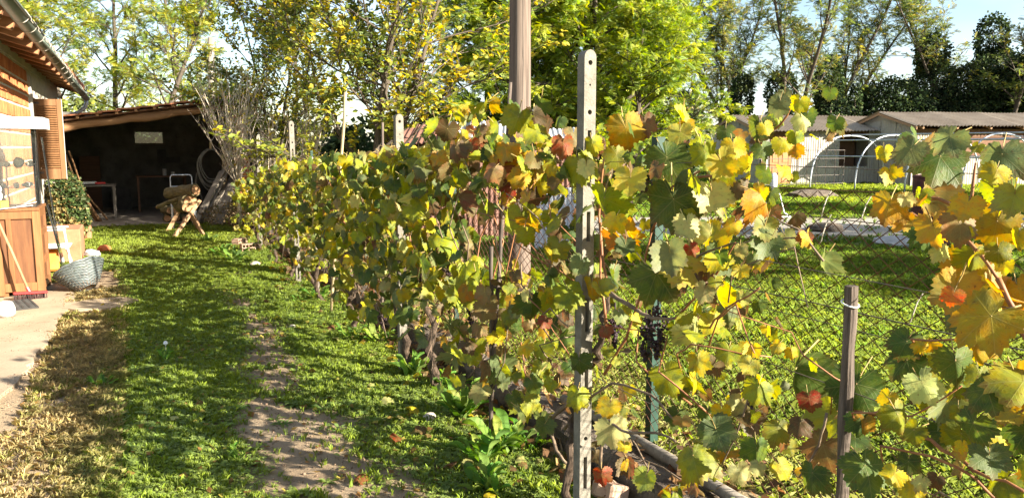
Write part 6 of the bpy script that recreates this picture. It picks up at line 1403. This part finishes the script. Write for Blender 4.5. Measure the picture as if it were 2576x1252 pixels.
# ------------------------------------------------------------------ broadleaf weeds and fallen leaves
dl = MB(); K = 9; V = []
for k in range(K+1):
    t_ = k/K; w_ = .13*max(0.0, math.sin(math.pi*min(1, t_*.92+.06)))**.8*(1+.10*math.sin(t_*20)); zz = .62*t_-.42*t_*t_
    V += [(-w_, t_, zz+.05*math.sin(t_*9)), (0, t_, zz-.035), (w_, t_, zz+.05*math.cos(t_*8))]
Fd = []
for k in range(K): a = 3*k; Fd += [(a, a+1, a+4, a+3), (a+1, a+2, a+5, a+4)]
DM = mesh('leaf', V, Fd, MAT['weed_leaf'], True)
WEEDS = [(1265, 1135, .26, 'lush broadleaf weed clump left of the nearest concrete post'), (1215, 1165, .20, 'bright broadleaf weed in front of the lush clump'), (1175, 1045, .24, 'upright broadleaf weed at the foot of the third vine'), (1130, 975, .18, 'broadleaf weed just right of the dark vine trunk'), (1040, 945, .20, 'broadleaf weed at the foot of the second concrete post'), (955, 860, .17, 'dark broadleaf weed below the second vine'), (885, 850, .15, 'low broadleaf weed on the path edge below the vines'), (808, 755, .22, 'grassy broadleaf weed by the bamboo stake'), (760, 760, .13, 'small broadleaf weed left of the bamboo stake'), (1225, 1235, .18, 'dark broadleaf weed at the bottom edge near the front post'), (1350, 1120, .16, 'broadleaf weed against the front post vine trunk'), (420, 900, .10, 'small pale weed with white flower in the middle of the path'), (560, 640, .22, 'leafy weed patch right of the sawhorse'), (590, 660, .24, 'leafy weed in front of the hollow bricks'), (520, 610, .2, 'leafy weed at the foot of the sawhorse'), (255, 965, .10, 'small leafy weed at the edge of the dry grass strip'), (600, 1155, .09, 'dark leafy weed low in the middle of the path')]
for i, (x, y, s_, lb) in enumerate(WEEDS):
    p = gz(x, y); p = np.array([min(p[0], 1.80), p[1], -.005]); t = thing('broadleaf_weed', lb, 'weed', tuple(p), 'broadleaf weeds along the path')
    for k in range(g.randint(12, 20)):
        o = bpy.data.objects.new('leaf', DM); link(o, t); o.location = (g.uniform(-.05, .05), g.uniform(-.05, .05), 0); L = s_*g.uniform(.55, 1.1); o.scale = (L*g.uniform(.7, 1.2), L, L*g.uniform(.9, 1.7)); o.rotation_euler = (g.uniform(.1, .8), g.uniform(-.2, .2), k*2.4+g.uniform(-.4, .4)); c = g.choice(((.09, .19, .022), (.12, .22, .03), (.07, .15, .02), (.17, .23, .035))); o.color = (*[q*g.uniform(.85, 1.15) for q in c], 1)
mb = MB(); p = gz(418, 888); mb.lathe([(0, 0), (.004, .0), (.012, .012), (.018, .014), (.012, .03), (.0, .034)], 7, Matrix.Translation(Vector((p[0], p[1], .062)))); mb.tube([(p[0], p[1], 0), (p[0], p[1], .064)], .002, 4); tag(mb.build('white_flower', MAT['paper'], loc=(p[0], p[1], 0)), 'single small white flower standing in the grass', 'flower')
FALL = [(908, 1207, .075, 'R', 'reddish curled vine leaf lying on the bare path near the bottom edge'), (1000, 1108, .08, 'R', 'red-brown fallen leaf in the clover left of the weeds'), (975, 1015, .075, 'W', 'pale curled fallen leaf in the clover'), (1010, 1062, .06, 'W', 'small pale fallen leaf near the broadleaf weeds'), (690, 850, .07, 'B', 'brown fallen leaf on the path below the vines'), (745, 825, .045, 'W', 'whitish fallen leaf beside the vine row'), (1060, 1090, .07, 'B', 'dark brown fallen leaf beside the weeds'), (940, 890, .07, 'g', 'pale green fallen leaf in front of the second post'), (225, 1030, .05, 'Y', 'yellow fallen leaf on the dry strip'), (440, 1062, .05, 'W', 'pale fallen leaf in the middle of the path'), (830, 1010, .05, 'B', 'brown fallen leaf by the bare patch'), (255, 772, .05, 'Y', 'small yellow fallen leaf on the concrete below the basket'), (1460, 1225, .1, 'B', 'brown dead leaf at the foot of the nearest post'), (1440, 1190, .09, 'W', 'pale dead leaf leaning on the nearest post'), (1545, 1215, .10, 'R', 'red dead leaf by the brick fragments')]
for x, y, d, k, lb in FALL:
    p = gz(x, y); o = bpy.data.objects.new('fallen_leaf', LM[g.randrange(len(LM))]); link(o); o.location = (p[0], p[1], .03); o.rotation_euler = (g.uniform(-.5, .5), g.uniform(-.5, .5), g.uniform(0, 6.28)); o.scale = (d/1.5,)*3; o.color = (*vcol(k, g), 1); tag(o, lb, 'leaf', 'vine leaves fallen on the ground')
for o in list(bpy.data.objects):
    if '_n' in o.keys(): del o['_n']
